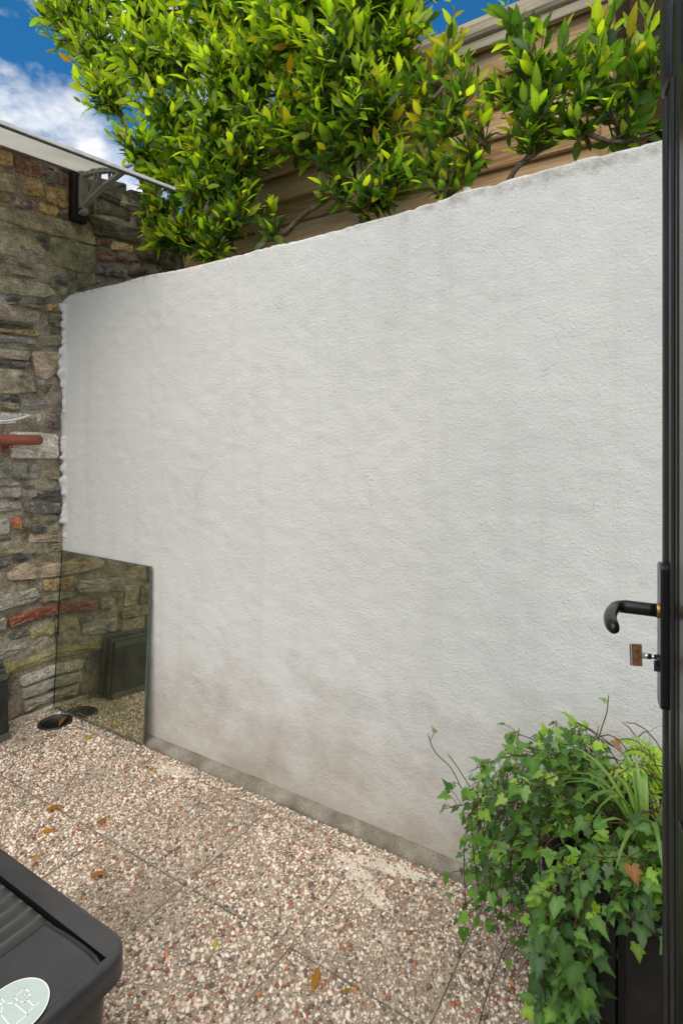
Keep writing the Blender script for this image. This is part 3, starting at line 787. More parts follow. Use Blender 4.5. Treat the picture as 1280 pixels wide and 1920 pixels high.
def make_stone_wall():
    root = empty('stone_wall', (-2.95, 1.1, 0), 'old rubble stone wall of brown and grey stones meeting the white wall', 'wall')
    b = MB(); b.box(-3.15, XS - 0.05, -0.5, 2.75, -0.05, 2.80)
    b.build('wall_core', MORTAR, root)
    ny, nz = 300, 270
    yy, zz = np.meshgrid(np.linspace(-0.5, 2.75, ny), np.linspace(-0.05, 2.80, nz), indexing='ij')
    xx = XS - 0.009 + 0.018 * fbm(yy * 12, zz * 16, 4, 31) + 0.008 * fbm(yy * 50, zz * 60, 2, 44)
    link('mortar_face', np_mesh('mortar_face', np.stack([xx, yy, zz], 2).reshape(-1, 3), grid_faces(ny, nz)), MORTAR, root)
    for i, (c, p) in enumerate(STONES):
        o = stone_from(p, c, root, i)
        if c == 'terracotta': o['label'] = 'rounded red terracotta drain shard built into the wall'
        if c == 'brick': o['label'] = 'bright orange brick fragment between grey stones'
    # coursed rubble out of the frame on the near side, and in the top and far end
    r = random.Random(99)
    def fill(y0, y1, z0, z1, cols, hr=(.045, .13), jag=0.05):
        z = z0
        while z < z1 - 0.02:
            h = min(r.uniform(*hr), z1 - z)
            y = y0 + r.uniform(-jag, 0)
            while y < y1 - 0.03:
                w = min(r.uniform(.08, .30), y1 + r.uniform(-jag * .3, jag * .3) - y)
                if w < 0.03: break
                j = lambda: r.uniform(-.008, .008)
                stone_from([(y + .005 + j(), z + .005 + j()), (y + w - .005 + j(), z + .005 + j()), (y + w - .006 + j(), z + h - .006 + j()), (y + .006 + j(), z + h - .006 + j())],
                           r.choice(cols), root, r.randrange(10 ** 6), r.uniform(-.008, .01))
                y += w
            z += h
    fill(-0.4, 1.26, 0.0, 2.78, ['beige', 'grey', 'olive', 'pink', 'slate', 'purple', 'ochre', 'beige'], (.06, .17), 0.0)
    fill(2.30, 2.72, 2.0, 2.80, ['dark', 'dark', 'olive', 'red'])  # mostly dark picks, the trees' shade on the far end put into the colour
    fill(1.84, 2.30, 2.725, 2.80, ['dark', 'dark', 'olive'])
    # rough capping stones
    y = -0.45
    while y < 2.7:
        w = r.uniform(.16, .34)
        m = MB(); m.box(-3.14, XS + r.uniform(-.02, .0), y + .006, y + w - .006, 2.795, 2.80 + r.uniform(.03, .05))
        m.build('capping_stone', SM[r.choice(['grey', 'olive', 'dark', 'beige'])], root, smooth=False, bevel=0.012)
        y += w
make_stone_wall()
# ------------------------------------------------------------------ timber fence and shelter behind the bed
YF = 2.5
def make_fence():
    root = empty('timber_fence', (-1.3, YF, 2.02), 'weathered horizontal board fence with thick top rail behind the laurels', 'fence')
    r = random.Random(4)
    z = 1.90
    while z < 3.12:
        m = MB(); zt = min(z + 0.150, 3.22); xl = -2.42 if z > 2.75 else -2.74
        th = r.uniform(-.002, .002)
        # sawn board leaning out at its lower edge over the one below
        m.extrude([(0.0, z - .012), (-.032 + th, z - .014), (-.036 + th, z - .005), (-.010 + th, zt), (0.0, zt)],
                  lambda p, s: (xl if s == 0 else -.285, YF + p[0], p[1]))
        m.build('board', FENCE, root, bevel=0.002)
        z += 0.140
    for x in (-2.40, -1.36):
        m = MB(); m.box(x, x + .07, YF + .002, YF + .075, 1.9, 3.25); m.build('post', FENCE, root, bevel=.004)
    m = MB(); m.box(-.283, -.238, YF - .05, YF + .06, 1.9, 3.130); m.build('end_post', FENCE, root, bevel=.003)
    m = MB(); m.box(-2.46, -.20, YF - .062, YF - .034, 3.136, 3.178); m.build('fascia', CAP, root, bevel=.003)
    m = MB()
    m.extrude([(-.075, 3.185), (-.084, 3.20), (-.086, 3.235), (-.076, 3.265), (-.05, 3.282), (.02, 3.282), (.05, 3.27), (.06, 3.24), (.05, 3.18), (-.06, 3.18)],
              lambda p, s: (-2.48 + 2.30 * s, YF + p[0], p[1]))
    m.build('top_rail', CAP, root, bevel=.004)
make_fence()
def make_shelter():
    root = empty('garden_shelter', (0.6, 3.1, 2.02), 'dark brown timber garden shelter beside the fence end, behind the leaves', 'shelter')
    r = random.Random(9)
    m = MB(); m.box(-.9, 1.6, 3.34, 3.37, 1.9, 3.9); m.build('back_panel', BROWN, root)
    for i in range(12):
        m = MB(); x = -.22 + i * .15
        m.box(x, x + .055, 3.18, 3.205, 1.95, 2.96, M=Matrix.Translation((x, 0, 2)) @ Matrix.Rotation(-0.10, 4, 'Y') @ Matrix.Translation((-x, 0, -2)))
        m.build('slat', BROWN, root, bevel=.003)
    for i in range(4):
        m = MB(); m.box(-.22, 1.6, 3.10 + .004 * (i % 2), 3.135, 2.92 + i * .24, 2.92 + i * .24 + .232); m.build('fascia_board', BROWN, root, bevel=.003)
    m = MB(); m.box(-.225, -.15, 3.05, 3.098, 1.9, 3.88); m.build('corner_post', BROWN, root, bevel=.004)
    m = MB(); m.box(-.24, 1.6, 3.0, 3.42, 3.885, 3.92); m.build('roof', BROWN, root, bevel=.004)
make_shelter()

# ------------------------------------------------------------------ canopy over the stone wall
def make_canopy():
    root = empty('door_canopy', (-2.74, 1.3, 2.7), 'white curved door canopy on grey brackets above the stone wall', 'canopy')
    TILT = 0.095
    yb0, yb1 = 0.84, 1.805
    D = 0.69
    def zc(y): return 2.800 + (y - 1.77) * TILT
    def prof(t):                       # sheet, wall to front edge
        return (XS + 0.012 + D * t, -0.245 * t + 0.060 * math.sin(math.pi * min(1, t * 0.98)) * (1 - 0.15 * t))
    ny, nt_ = 40, 26
    V = []
    for i in range(ny):
        y = yb0 + (yb1 - yb0) * i / (ny - 1)
        for j in range(nt_):
            x, dz = prof(j / (nt_ - 1)); V.append((x, y, zc(y) + dz))
    me = np_mesh('sheet', V, grid_faces(ny, nt_))
    sh = link('sheet', me, CANOPY, root)
    so = sh.modifiers.new('thickness', 'SOLIDIFY'); so.thickness = 0.004; so.offset = 1
    # front rail with a grey gasket line, rear rail
    xf, df = prof(1.0)
    for (nm, off, hz, wx, mt) in (('front_rail', 0.0, 0.014, 0.020, ALU), ('gasket', 0.0265, 0.005, 0.010, RUBBER)):
        m = MB()
        m.extrude([(xf - wx / 2, -hz / 2), (xf + wx / 2, -hz / 2), (xf + wx / 2, hz / 2), (xf - wx / 2, hz / 2)],
                  lambda p, s: (p[0], (yb0, yb1 + .004)[s], zc((yb0, yb1 + .004)[s]) + df + p[1] + (0.001 if nm == 'front_rail' else -0.009)))
        m.build(nm, mt, root, bevel=.002 if nm == 'front_rail' else 0)
    m = MB(); m.extrude([(XS + .004, -.014), (XS + .03, -.014), (XS + .03, .012), (XS + .004, .012)],
                        lambda p, s: (p[0], (yb0, yb1)[s], zc((yb0, yb1)[s]) + p[1] + .012))
    m.build('rear_rail', GREYPLASTIC, root, bevel=.003)
    for yb in (1.765, 0.90):
        br = bpy.data.objects.new('bracket', None)
        z0 = zc(yb)
        T = 0.018
        m = MB()
        def bar(pts, w, t=T, off=0):
            """flat bar along a path in the x-z plane"""
            for (a, b) in zip(pts[:-1], pts[1:]):
                a = Vector(a); b = Vector(b); d = (b - a).normalized(); n = Vector((-d.y, d.x)) * w / 2
                a2 = a - d * w * .15; b2 = b + d * w * .15
                m.extrude([a2 - n, b2 - n, b2 + n, a2 + n], lambda p, s: (p[0], yb + off - t / 2 + t * s, p[1]))
        xa = XS + 0.055
        bar([(xa, z0 - 0.005), (xa, z0 - 0.205)], 0.030, 0.034)
        bar([(xa, z0 - 0.205), (xa + .001, z0 - 0.222)], 0.044, 0.034)
        arc = [(prof(t)[0] + .02, z0 + prof(t)[1] - 0.019) for t in np.linspace(0.03, 0.86, 12)]
        bar(arc, 0.018, 0.026)
        low = [(xa + .012, z0 - 0.185), (xa + .17, z0 - .125), (xa + .33, z0 - .088), arc[-2]]
        bar(low, 0.015, 0.026)
        def curve(a, b, c, n=8):
            a, b, c = Vector(a), Vector(b), Vector(c)
            return [(a * (1 - t) ** 2 + b * 2 * t * (1 - t) + c * t * t)[:] for t in np.linspace(0, 1, n)]
        bar(curve((xa + .03, z0 - .170), (xa + .125, z0 - .10), (xa + .105, z0 + .0)), 0.011, 0.020)
        bar(curve((xa + .055, z0 - .160), (xa + .155, z0 - .09), (xa + .145, z0 + .01)), 0.007, 0.020)
        bar(curve((xa + .12, z0 + .005), (xa + .20, z0 - .075), (xa + .40, z0 - .07), 10), 0.009, 0.020)
        bar(curve((xa + .10, z0 - .01), (xa + .06, z0 - .03), (xa + .03, z0 - .03), 5), 0.008, 0.020)
        for q in (.22, .25, .28, .33):
            bar([(xa + q, z0 - .062 - q * .02), (xa + q + .004, z0 - .125 + q * .10)], 0.005, 0.016)
        bo = m.build('bracket', GREYPLASTIC, root)
        for zz_ in (z0 - .212, z0 - .03):
            s = MB(); s.tube([(xa + .001, yb - .017, zz_), (xa + .001, yb - .024, zz_)], .008, 10)
            adopt(s.build('screw', STEEL, None), bo)
        m = MB(); m.box(XS - .005, XS + .040, yb - .045, yb + .035, z0 - .262, z0 - .012)
        m.build('mounting_block', BLACKWOOD, root, bevel=.004)
        bpy.data.objects.remove(br)
make_canopy()

# ------------------------------------------------------------------ small fixings on the stone wall
def make_pipe():
    root = empty('waste_pipe', (-2.68, 1.45, 1.376), 'short red-brown plastic pipe end sticking along the stone wall', 'pipe')
    xw = XS + 0.05
    m = MB(); m.tube([(xw, 0.75, 1.374), (xw, 1.512, 1.376), (xw, 1.538, 1.376), (xw, 1.544, 1.376)], [.0255, .0255, .0245, .018], 20)
    m.build('pipe', PIPE, root, smooth=True)
    m = MB(); m.box(XS - .01, xw + .012, 1.385, 1.405, 1.335, 1.352); m.box(XS - .01, XS + .006, 1.383, 1.407, 1.318, 1.352)
    m.build('support_clip', PIPE, root, bevel=.003)
    m = MB(); m.tube([(xw + .022, 1.525, 1.385), (xw + .0262, 1.525, 1.386)], .003, 8); m.build('screw', DRAIN, root)
    h = MB(); pts = []
    for t in np.linspace(0, 1, 14):
        pts.append((XS + 0.035 + .012 * math.sin(t * 3), 1.20 + 0.292 * t, 1.462 + 0.028 * (t - .45) ** 2 * 4 - (0.006 if t < .2 else 0)))
    h.tube(pts, [.0055] * 13 + [.0045], 8)
    h.tube([pts[-1], (XS - .01, pts[-1][1] + .01, pts[-1][2] + .004)], [.006, .006], 8)
    tag(h.build('cable_hook', WHITECABLE, smooth=True), 'thin white curved plastic hook on the stone wall above the brown pipe', 'hook')
make_pipe()

# ------------------------------------------------------------------ mirror leaning on the white wall
def make_mirror():
    root = empty('leaning_mirror', (-2.38, 1.64, 0.01), 'unframed old mirror leaning on the white wall beside the stone wall', 'mirror')
    b0, b1 = Vector((-2.738, 1.628, 0.016)), Vector((-2.044, 1.628, 0.016))
    t0, t1 = Vector((-2.744, 1.676, 0.805)), Vector((-2.052, 1.676, 0.800))
    up = (t0 - b0).normalized(); n = Vector((1, 0, 0)).cross(up).normalized()   # towards -Y
    if n.y > 0: n = -n
    m = MB(); off = n * 0.0005
    ins = 0.004
    e = Vector((ins, 0, 0)); u = up * ins
    m.add([b0 + e + u + off, b1 - e + u + off, t1 - e - u + off, t0 + e - u + off], [(0, 1, 2, 3)])
    m.build('mirror_face', MIRROR, root)
    m = MB(); k_ = -n * 0.006
    m.add([b0, b1, t1, t0, b0 + k_, b1 + k_, t1 + k_, t0 + k_], [(0, 1, 2, 3), (7, 6, 5, 4), (0, 4, 5, 1), (1, 5, 6, 2), (2, 6, 7, 3), (3, 7, 4, 0)])
    m.build('glass_edge', GLASSEDGE, root)
    m = MB(); w = Vector((.007, 0, 0)); o2 = n * .0012
    m.add([b0 + o2, b0 + w + o2, t0 + w + o2, t0 + o2], [(0, 1, 2, 3)])
    m.build('gap_shade_strip', DRAIN, root)  # dark strip painted in for the shaded gap beside the stone wall
make_mirror()

# ------------------------------------------------------------------ gully
def make_drain():
    x, y, r_ = DR
    root = empty('floor_drain', (x, y, 0), 'round black floor drain in the corner under the mirror', 'drain')
    def ring(prof, name, mt):
        n = 36; V = []
        for i in range(n + 1):
            a = 2 * math.pi * i / n
            for (q, z) in prof: V.append((x + q * math.cos(a), y + q * math.sin(a), z))
        link(name, np_mesh(name, V, grid_faces(n + 1, len(prof))), mt, root)
    ring([(r_ + .016, -.004), (r_ + .014, .004), (r_ + .006, .006), (r_, .004), (r_ - .004, -.006), (r_ - .012, -.03), (r_ - .014, -.055)], 'rim', DRAIN)
    m = MB(); m.tube([(x, y, -.054), (x, y, -.050)], r_ - .010, 28); m.build('sump', DRAINHOLE, root)
    for k_ in range(5):
        m = MB(); q = -.036 + .018 * k_; L = math.sqrt((r_ - .008) ** 2 - q * q)
        m.box(x - L, x + L, y + q - .003, y + q + .003, -.026, -.018); m.build('grate_bar', DRAIN, root)
make_drain()

# ------------------------------------------------------------------ boards leaning on the stone wall at the left
def make_boards():
    for i, (off, top, mt, lab) in enumerate((
            (0.012, 0.33, BOARD, 'rearmost low grey board leaning on the stone wall'),
            (0.034, 0.315, BOARDDARK, 'dark slate board sandwiched in the leaning stack'),
            (0.056, 0.31, BOARD, 'olive grey board, second from the front of the leaning stack'),
            (0.078, 0.30, BOARDDARK, 'front dark board of the stack leaning on the stone wall'))):
        root = empty('leaning_board', (XS + off + .03, 0.95, 0), lab, 'board', 'boards leaning against the stone wall')
        m = MB(); lean = 0.02
        y0, y1 = 0.50 + .01 * i, 1.376 - .006 * i
        m.extrude([(XS + off + lean, .002), (XS + off + lean + .017, .002), (XS + off + .017, top), (XS + off, top)], lambda p, s: (p[0], (y0, y1)[s], p[1]))
        m.build('panel', mt, root, bevel=.002)
        if i == 3:
            m = MB()
            for (za, zb) in ((.0, .03), (top - .03, top)):
                k0, k1 = za / top, zb / top
                m.extrude([(XS + off + lean * (1 - k0) + .0172, za + .003), (XS + off + lean * (1 - k0) + .024, za + .003), (XS + off + lean * (1 - k1) + .024, zb), (XS + off + lean * (1 - k1) + .0172, zb)],
                          lambda p, s: (p[0], (y0, y1)[s], p[1]))
            m.build('frame_strip', BOARD, root)
make_boards()

# ------------------------------------------------------------------ recycling bin
def rrect(x0, x1, y0, y1, r, n=6):
    pts = []
    for (cx, cy, a0) in ((x1 - r, y1 - r, 0), (x0 + r, y1 - r, 90), (x0 + r, y0 + r, 180), (x1 - r, y0 + r, 270)):
        for i in range(n + 1):
            a = R(a0 + 90 * i / n); pts.append((cx + r * math.cos(a), cy + r * math.sin(a)))
    return pts
def make_bin():
    root = empty('recycling_bin', (-1.12, 0.43, 0), 'charcoal plastic recycling bin with ribbed lid and round pale sticker', 'bin')
    X0, X1, Y0, Y1, ZT = -1.42, -0.850, 0.20, 0.650, 0.450
    rings = [(0.012, 0.0, .03), (0.03, .02, .03), (0.012, .40, .035), (0.010, .405, .04), (-.002, .408, .045), (0.0, .440, .045), (.004, .447, .043), (.010, ZT, .04)]
    def loft(rs, name, mt, cap=None):
        V = []; m = None
        for (ins, z, rr) in rs:
            o = rrect(X0 + ins, X1 - ins, Y0 + ins, Y1 - ins, rr); m = len(o)
            V += [(p[0], p[1], z) for p in o]
        f = [(k_ * m + i, k_ * m + (i + 1) % m, (k_ + 1) * m + (i + 1) % m, (k_ + 1) * m + i) for k_ in range(len(rs) - 1) for i in range(m)]
        mb = MB(); mb.add(V, f)
        return mb
    body = loft([(.045, .004, .03), (.040, .02, .035), (.018, .395, .04), (.018, .43, .04)], 'b', PLASTIC)
    body.build('body', PLASTIC, root, smooth=True)
    # lid rim: outer skirt plus the flat border around the ribbed panel and the flap
    rim = loft([(.006, .398, .04), (-.004, .402, .046), (-.004, .436, .046), (-.0015, .4455, .044), (.006, ZT, .04)], 'r', PLASTIC)
    n0 = len(rim.v) // 5
    outer = rim.v[-n0:]
    inner = []
    bx0, bx1, by0, by1 = X0 + .05, X1 - .012, Y0 + .045, Y1 - .042
    for p in outer:
        inner.append((min(max(p[0], bx0), bx1), min(max(p[1], by0), by1), ZT - .0005))
    o = len(rim.v) - n0
    rim.v += inner
    rim.f += [(o + i, o + (i + 1) % n0, o + n0 + (i + 1) % n0, o + n0 + i) for i in range(n0)]; rim.m += [0] * n0
    rim.build('lid_rim', PLASTIC, root, smooth=True)
    # ribbed panel, sunk a little, ridges along Y
    xf = -1.016
    nx, ny = 120, 24
    xx, yy = np.meshgrid(np.linspace(bx0 - .002, xf - .002, nx), np.linspace(by0 - .002, by1 + .002, ny), indexing='ij')
    edge = np.clip((by1 - yy) / .02, 0, 1) * np.clip((yy - by0) / .02, 0, 1)
    zz = ZT - .016 + .0115 * np.sin((xx - xf) / .034 * 2 * np.pi + 1.6) * (0.35 + .65 * edge) + .004 * np.clip((xx - xf + .05) / .05, 0, 1)
    zz = np.where((yy > by1) | (yy < by0), ZT - .02, zz)
    link('ribbed_panel', np_mesh('ribbed_panel', np.stack([xx, yy, zz], 2).reshape(-1, 3), grid_faces(nx, ny)[:, ::-1]), DUSTY, root)
    m = MB(); m.box(bx0 - .003, xf, by0 - .003, by1 + .003, ZT - .034, ZT - .030); m.build('panel_tray', PLASTIC, root)
    # flap sloping to the front
    nx, ny = 40, 40
    u, w = np.meshgrid(np.linspace(0, 1, nx), np.linspace(0, 1, ny), indexing='ij')
    fx = xf + u * (X1 + .001 - xf)
    ya, yb = Y0 + .035 + 0.02 * u ** 2, by1 - .019 + .010 * np.sin(u * 2.2) - .004 * u
    fy = ya + (yb - ya) * w
    fz = ZT + .003 - .0015 * u - .016 * np.clip((u - .86) / .14, 0, 1) ** 2
    V = np.stack([fx, fy, fz], 2).reshape(-1, 3)
    flap = link('flap', np_mesh('flap', V, grid_faces(nx, ny)[:, ::-1]), PLASTIC, root)
    s = flap.modifiers.new('thickness', 'SOLIDIFY'); s.thickness = .006; s.offset = 1 if False else -1
    bk = [(xf + t * (X1 - .002 - xf), by1 - .017 + .010 * math.sin(t * 2.2) - .004 * t, ZT + .0012 - .016 * max(0, (t - .86) / .14) ** 2) for t in np.linspace(0, 1, 16)]
    m = MB(); m.tube([(xf - .001, Y0 + .04, ZT + .0012)] + bk, .0026, 6)
    adopt(m.build('hinge_line', DRAIN, None), flap)
    # round sticker with bottle and glass in outline
    cx, cy, z = -0.905, 0.474, ZT + .0044
    m = MB(); n = 48; rs = .050
    for (r0, r1, mi, dz) in ((0, .048, 0, 0), (.048, rs, 1, 0)):
        if r0 == 0:
            m.add([(cx, cy, z)] + [(cx + r1 * math.cos(2 * math.pi * i / n), cy + r1 * math.sin(2 * math.pi * i / n), z) for i in range(n)], [(0, 1 + i, 1 + (i + 1) % n) for i in range(n)], mi)
        else:
            m.add([(cx + q * math.cos(2 * math.pi * i / n), cy + q * math.sin(2 * math.pi * i / n), z) for q in (r0, r1) for i in range(n)],
                  [(i, n + i, n + (i + 1) % n, (i + 1) % n) for i in range(n)], mi)
    def P(a, b):                       # sticker drawn upright as read from the front of the bin
        a, b = a * .84, b * .84
        return Vector((cx - b, cy + a, z + .0004))
    def ribbon(pts, w=.0022):
        for a, b in zip(pts[:-1], pts[1:]):
            a, b = P(*a), P(*b); d = (b - a).normalized(); q = Vector((-d.y, d.x, 0)) * w / 2
            e_ = d * w * .3
            m.add([a - q - e_, b - q + e_, b + q + e_, a + q - e_], [(0, 1, 2, 3)], 1)
    ribbon([(-.010, .040), (-.010, .022), (-.020, .008), (-.022, -.034), (.006, -.034), (.004, .008), (-.004, .022), (-.004, .040), (-.010, .040)])
    ribbon([(.012, .020), (.010, .004), (.016, -.006), (.026, -.006), (.032, .004), (.030, .020), (.012, .020)])
    ribbon([(.021, -.006), (.021, -.030)]); ribbon([(.012, -.031), (.030, -.031)])
    ribbon([(.021, .004), (.016, .009), (.018, .013), (.021, .011), (.024, .013), (.026, .009), (.021, .004)], .0014)
    st = m.build('sticker', [STICKER, STICKLINE], None)
    adopt(st, flap)
make_bin()

# ------------------------------------------------------------------ door leaf
def make_door():
    L = Vector((-.0267, 1.05)); H = Vector((.12, .20))
    u = (H - L).normalized(); n = Vector((u.y, -u.x))
    if n.x > 0: n = -n
    def P(s, h, z): q = L + u * s + n * h; return Vector((q.x, q.y, z))
    root = empty('back_door', (H.x, H.y, 0), 'open black plastic door leaf at the right edge with handle and key', 'door')
    ZB, ZT = 0.06, 2.02
    W_ = (H - L).length
    def prism(prof, z0, z1, name, mt, bevel=0, parent=root):
        m = MB(); m.extrude(prof, lambda p, s: P(p[0], p[1], (z0, z1)[s]))
        return m.build(name, mt, parent, bevel=bevel)
    prism([(0, -.012), (.0, -.055), (W_, -.055), (W_, -.004), (.118, -.004), (.112, 0.0), (.012, 0.0), (.006, -.003)], ZB, ZT, 'sash', UPVC, .002)
    prism([(.0, .0), (.010, .0002), (.013, .0045), (.022, .006), (.030, .0045), (.034, .0003), (.0, -.006)][::-1], ZB + .002, 1.905, 'edge_bead', UPVCGREY, .0015)
    prism([(.080, .0005), (.083, .0045), (.089, .0045), (.093, .0005)], ZB + .004, 1.90, 'glazing_bead', UPVCGREY, .001)
    prism([(-.0045, -.004), (-.0045, -.046), (-.0006, -.046), (-.0006, -.004)], ZB, ZT + .02, 'weather_seal', SEAL)
    prism([(.135, -.0035), (.135, .001), (W_ - .12, .001), (W_ - .12, -.0035)], .9, 1.88, 'glass_panel', BLACKMETAL)
    prism([(.135, -.0035), (.135, .003), (W_ - .12, .003), (W_ - .12, -.0035)], .16, .82, 'lower_panel', UPVC, .002)
    # rounded head rail that stands proud above the bead
    m = MB(); N = 10; V = []
    for (z, s0, h) in ((1.912, .000, .004), (1.918, .0, .008), (1.96, .003, .0105), (2.10, .012, .0125), (2.2, .018, .0135)):
        for i in range(N):
            a = math.pi * i / (N - 1); V.append(P(s0 + .036 - .036 * math.cos(a) , -.010 + (h + .010) * math.sin(a) ** .5, z))
    m.add(V, [(k_ * N + i, k_ * N + i + 1, (k_ + 1) * N + i + 1, (k_ + 1) * N + i) for k_ in range(4) for i in range(N - 1)])
    m.add([V[i] for i in range(N)], [tuple(range(N))])
    m.build('head_rail', UPVCGREY, root, smooth=True)
    prism([(-.010, -.004), (-.010, -.03), (.004, -.03), (.004, -.004)], 1.89, 2.2, 'head_seal', SEAL)
    # handle set
    pl = MB(); o = rrect(.030, .066, .940, 1.166, .010, 5)
    pl.extrude(o, lambda p, s: P(p[0], (0.0005, .0145)[s], p[1]))
    plate = pl.build('handle_plate', BLACKMETAL, root, bevel=.003, seg=3)
    m = MB(); zc = 1.090
    m.tube([P(.047, .0148, zc), P(.047, .018, zc)], .0118, 16); adopt(m.build('ring', BRASS, None), plate)
    m = MB(); pts = []; rad = []
    for t in np.linspace(0, 1, 5): pts.append(P(.047, .018 + .042 * t, zc + .001 * t)); rad.append(.0105)
    for a in np.linspace(15, 90, 6): pts.append(P(.047 + .019 * (1 - math.cos(R(a))), .060 + .019 * math.sin(R(a)), zc + .001)); rad.append(.0105 - .00003 * a)
    for t in np.linspace(.15, 1, 8): pts.append(P(.066 + .082 * t, .079 + .009 * math.sin(t * 2.4), zc + .001 - .008 * t * t)); rad.append(.0088 + .0010 * t)
    rad[-1] = .0075
    q = pts[-1] + (pts[-1] - pts[-2]).normalized() * .004; pts.append(q); rad.append(.004)
    m.tube(pts, rad, 16); m.build('lever', BLACKMETAL, plate.parent, smooth=True)
    zk = 1.016
    m = MB(); m.tube([P(.047, .0145, zk - .004), P(.047, .0185, zk - .004)], .0085, 16)
    m.box(-.0045, .0045, -.002, .002, -.022, -.006, M=Matrix.Translation(P(.047, .0165, zk)))
    cyl = m.build('lock_cylinder', BLACKMETAL, root)
    m = MB()
    m.tube([P(.047, .018, zk), P(.047, .026, zk)], .0036, 8); m.tube([P(.047, .025, zk), P(.047, .037, zk)], .0046, 8)
    key = empty('door_key', P(.047, .018, zk), 'steel key with a tarnished brown bow in the black door lock', 'key')
    m.build('blade', STEEL, key, smooth=True)
    m = MB(); m.extrude([(.037, -.017), (.0515, -.0185), (.0525, .0165), (.038, .0175)], lambda p, s: P(.0455 + .0028 * s, p[0], zk + p[1])); m.build('bow', KEYBOW, key, bevel=.0008)
    m = MB(); m.extrude([(.0522, -.0188), (.0550, -.0175), (.0557, .0158), (.0532, .0172)], lambda p, s: P(.0450 + .0038 * s, p[0], zk + p[1])); m.build('bow_rim', STEEL, key, bevel=.0008)
make_door()

# ------------------------------------------------------------------ planters
def make_planters():
    root = empty('planter_box', (0.35, 1.22, 0), 'black painted timber planter box behind the door, worn top edge', 'planter')
    m = MB(); m.box(-.112, .95, 1.126, 1.215, .478, .500); m.build('top_ledge', WORNBLACK, root, bevel=.003)
    m = MB(); m.box(-.112, -.03, 1.218, 1.30, .4785, .4995); m.build('side_ledge', WORNBLACK, root, bevel=.003)
    m = MB(); m.box(-.148, -.108, 1.150, 1.20, 0, .47); m.build('corner_post', BLACKWOOD, root, bevel=.003)
    for i in range(7):
        m = MB(); x = -.092 + i * .15; m.box(x, x + .147, 1.146 + .002 * (i % 2), 1.168, .004, .4765); m.build('front_board', BLACKWOOD, root, bevel=.002)
    m = MB(); m.box(-.106, .95, 1.171, 1.19, .0, .47); m.build('inner_panel', BLACKWOOD, root)
    tr = empty('planter_trough', (0.3, 1.46, 0), 'black timber trough against the white wall, full of trailing ivy', 'planter')
    for i in range(2):
        m = MB(); m.box(-.262, -.242, 1.312 + i * .158, 1.312 + i * .158 + .154, .004, .44); m.build('end_board', BLACKWOOD, tr, bevel=.003)
    for i in range(3):
        m = MB(); m.box(-.240, .95, 1.305 + .001 * i, 1.322, .006 + i * .148, .006 + i * .148 + .144); m.build('side_board', BLACKWOOD, tr, bevel=.003)
    m = MB(); m.box(-.272, -.246, 1.300, 1.306 + .02, .0, .452); m.build('corner_post', BLACKWOOD, tr, bevel=.003)
    m = MB(); m.box(-.238, .95, 1.325, 1.63, .02, .40); m.build('soil', SOIL, tr)
    m = MB(); m.box(-.10, .95, 1.193, 1.30, .02, .40); m.build('soil', SOIL, root)
make_planters()
# ------------------------------------------------------------------ leaves
def laurel_shape(seed):
    r = np.random.default_rng(seed)
    ts = np.array([0, .16, .36, .58, .80, 1.0]); ws = np.array([.02, .115, .175, .165, .095, 0.0]) * r.uniform(.9, 1.12)
    bend = r.uniform(-.30, .06); fold = r.uniform(.12, .34); wav = r.uniform(-.02, .02, (6, 2))
    V = []
    for i, t in enumerate(ts):
        z = bend * t * t
        V.append((t, 0, z))
    for sgn in (1, -1):
        for i in range(1, 5):
            V.append((ts[i] + .01, sgn * ws[i], bend * ts[i] ** 2 + fold * ws[i] + wav[i, (sgn + 1) // 2]))
    F = []
    for b, flip in ((6, False), (10, True)):
        tri = [(0, 1, b), (4, 5, b + 3)]
        for i in range(3):
            tri += [(1 + i, 2 + i, b + i), (2 + i, b + i + 1, b + i)]
        tri = [t if not flip else t[::-1] for t in tri]
        F += tri
    return np.array(V), np.array(F)
def ivy_shape(seed):
    r = np.random.default_rng(seed)
    j = lambda: r.uniform(.9, 1.1)
    out = [(0.02, -.02), (-.13, -.22), (-.04, -.45), (.14, -.40), (.36, -.56), (.47, -.30), (.66, -.23), (1.0, 0), (.66, .23), (.47, .30), (.36, .56), (.14, .40), (-.04, .45), (-.13, .22), (.02, .02)]
    k_ = r.uniform(.7, 1.0)
    out = [(x * j(), y * j() * k_) for x, y in out]
    cup = r.uniform(.05, .28); droop = r.uniform(.05, .3)
    mid = [(0.25, 0), (0.60, 0)]
    P_ = out + mid
    V = np.array([(x, y, cup * abs(y) - droop * x * x - .25 * y * y) for x, y in P_])
    a, b = 15, 16
    F = [(0, 1, a), (1, 2, a), (2, 3, a), (3, 4, a), (4, 5, a), (5, 6, b), (5, b, a), (6, 7, b), (7, 8, b), (8, 9, b), (9, a, b), (9, 10, a), (10, 11, a), (11, 12, a), (12, 13, a), (13, 14, a)]
    return V, np.array(F)
LSH = [laurel_shape(s) for s in range(7)]
ISH = [ivy_shape(s + 20) for s in range(4)]
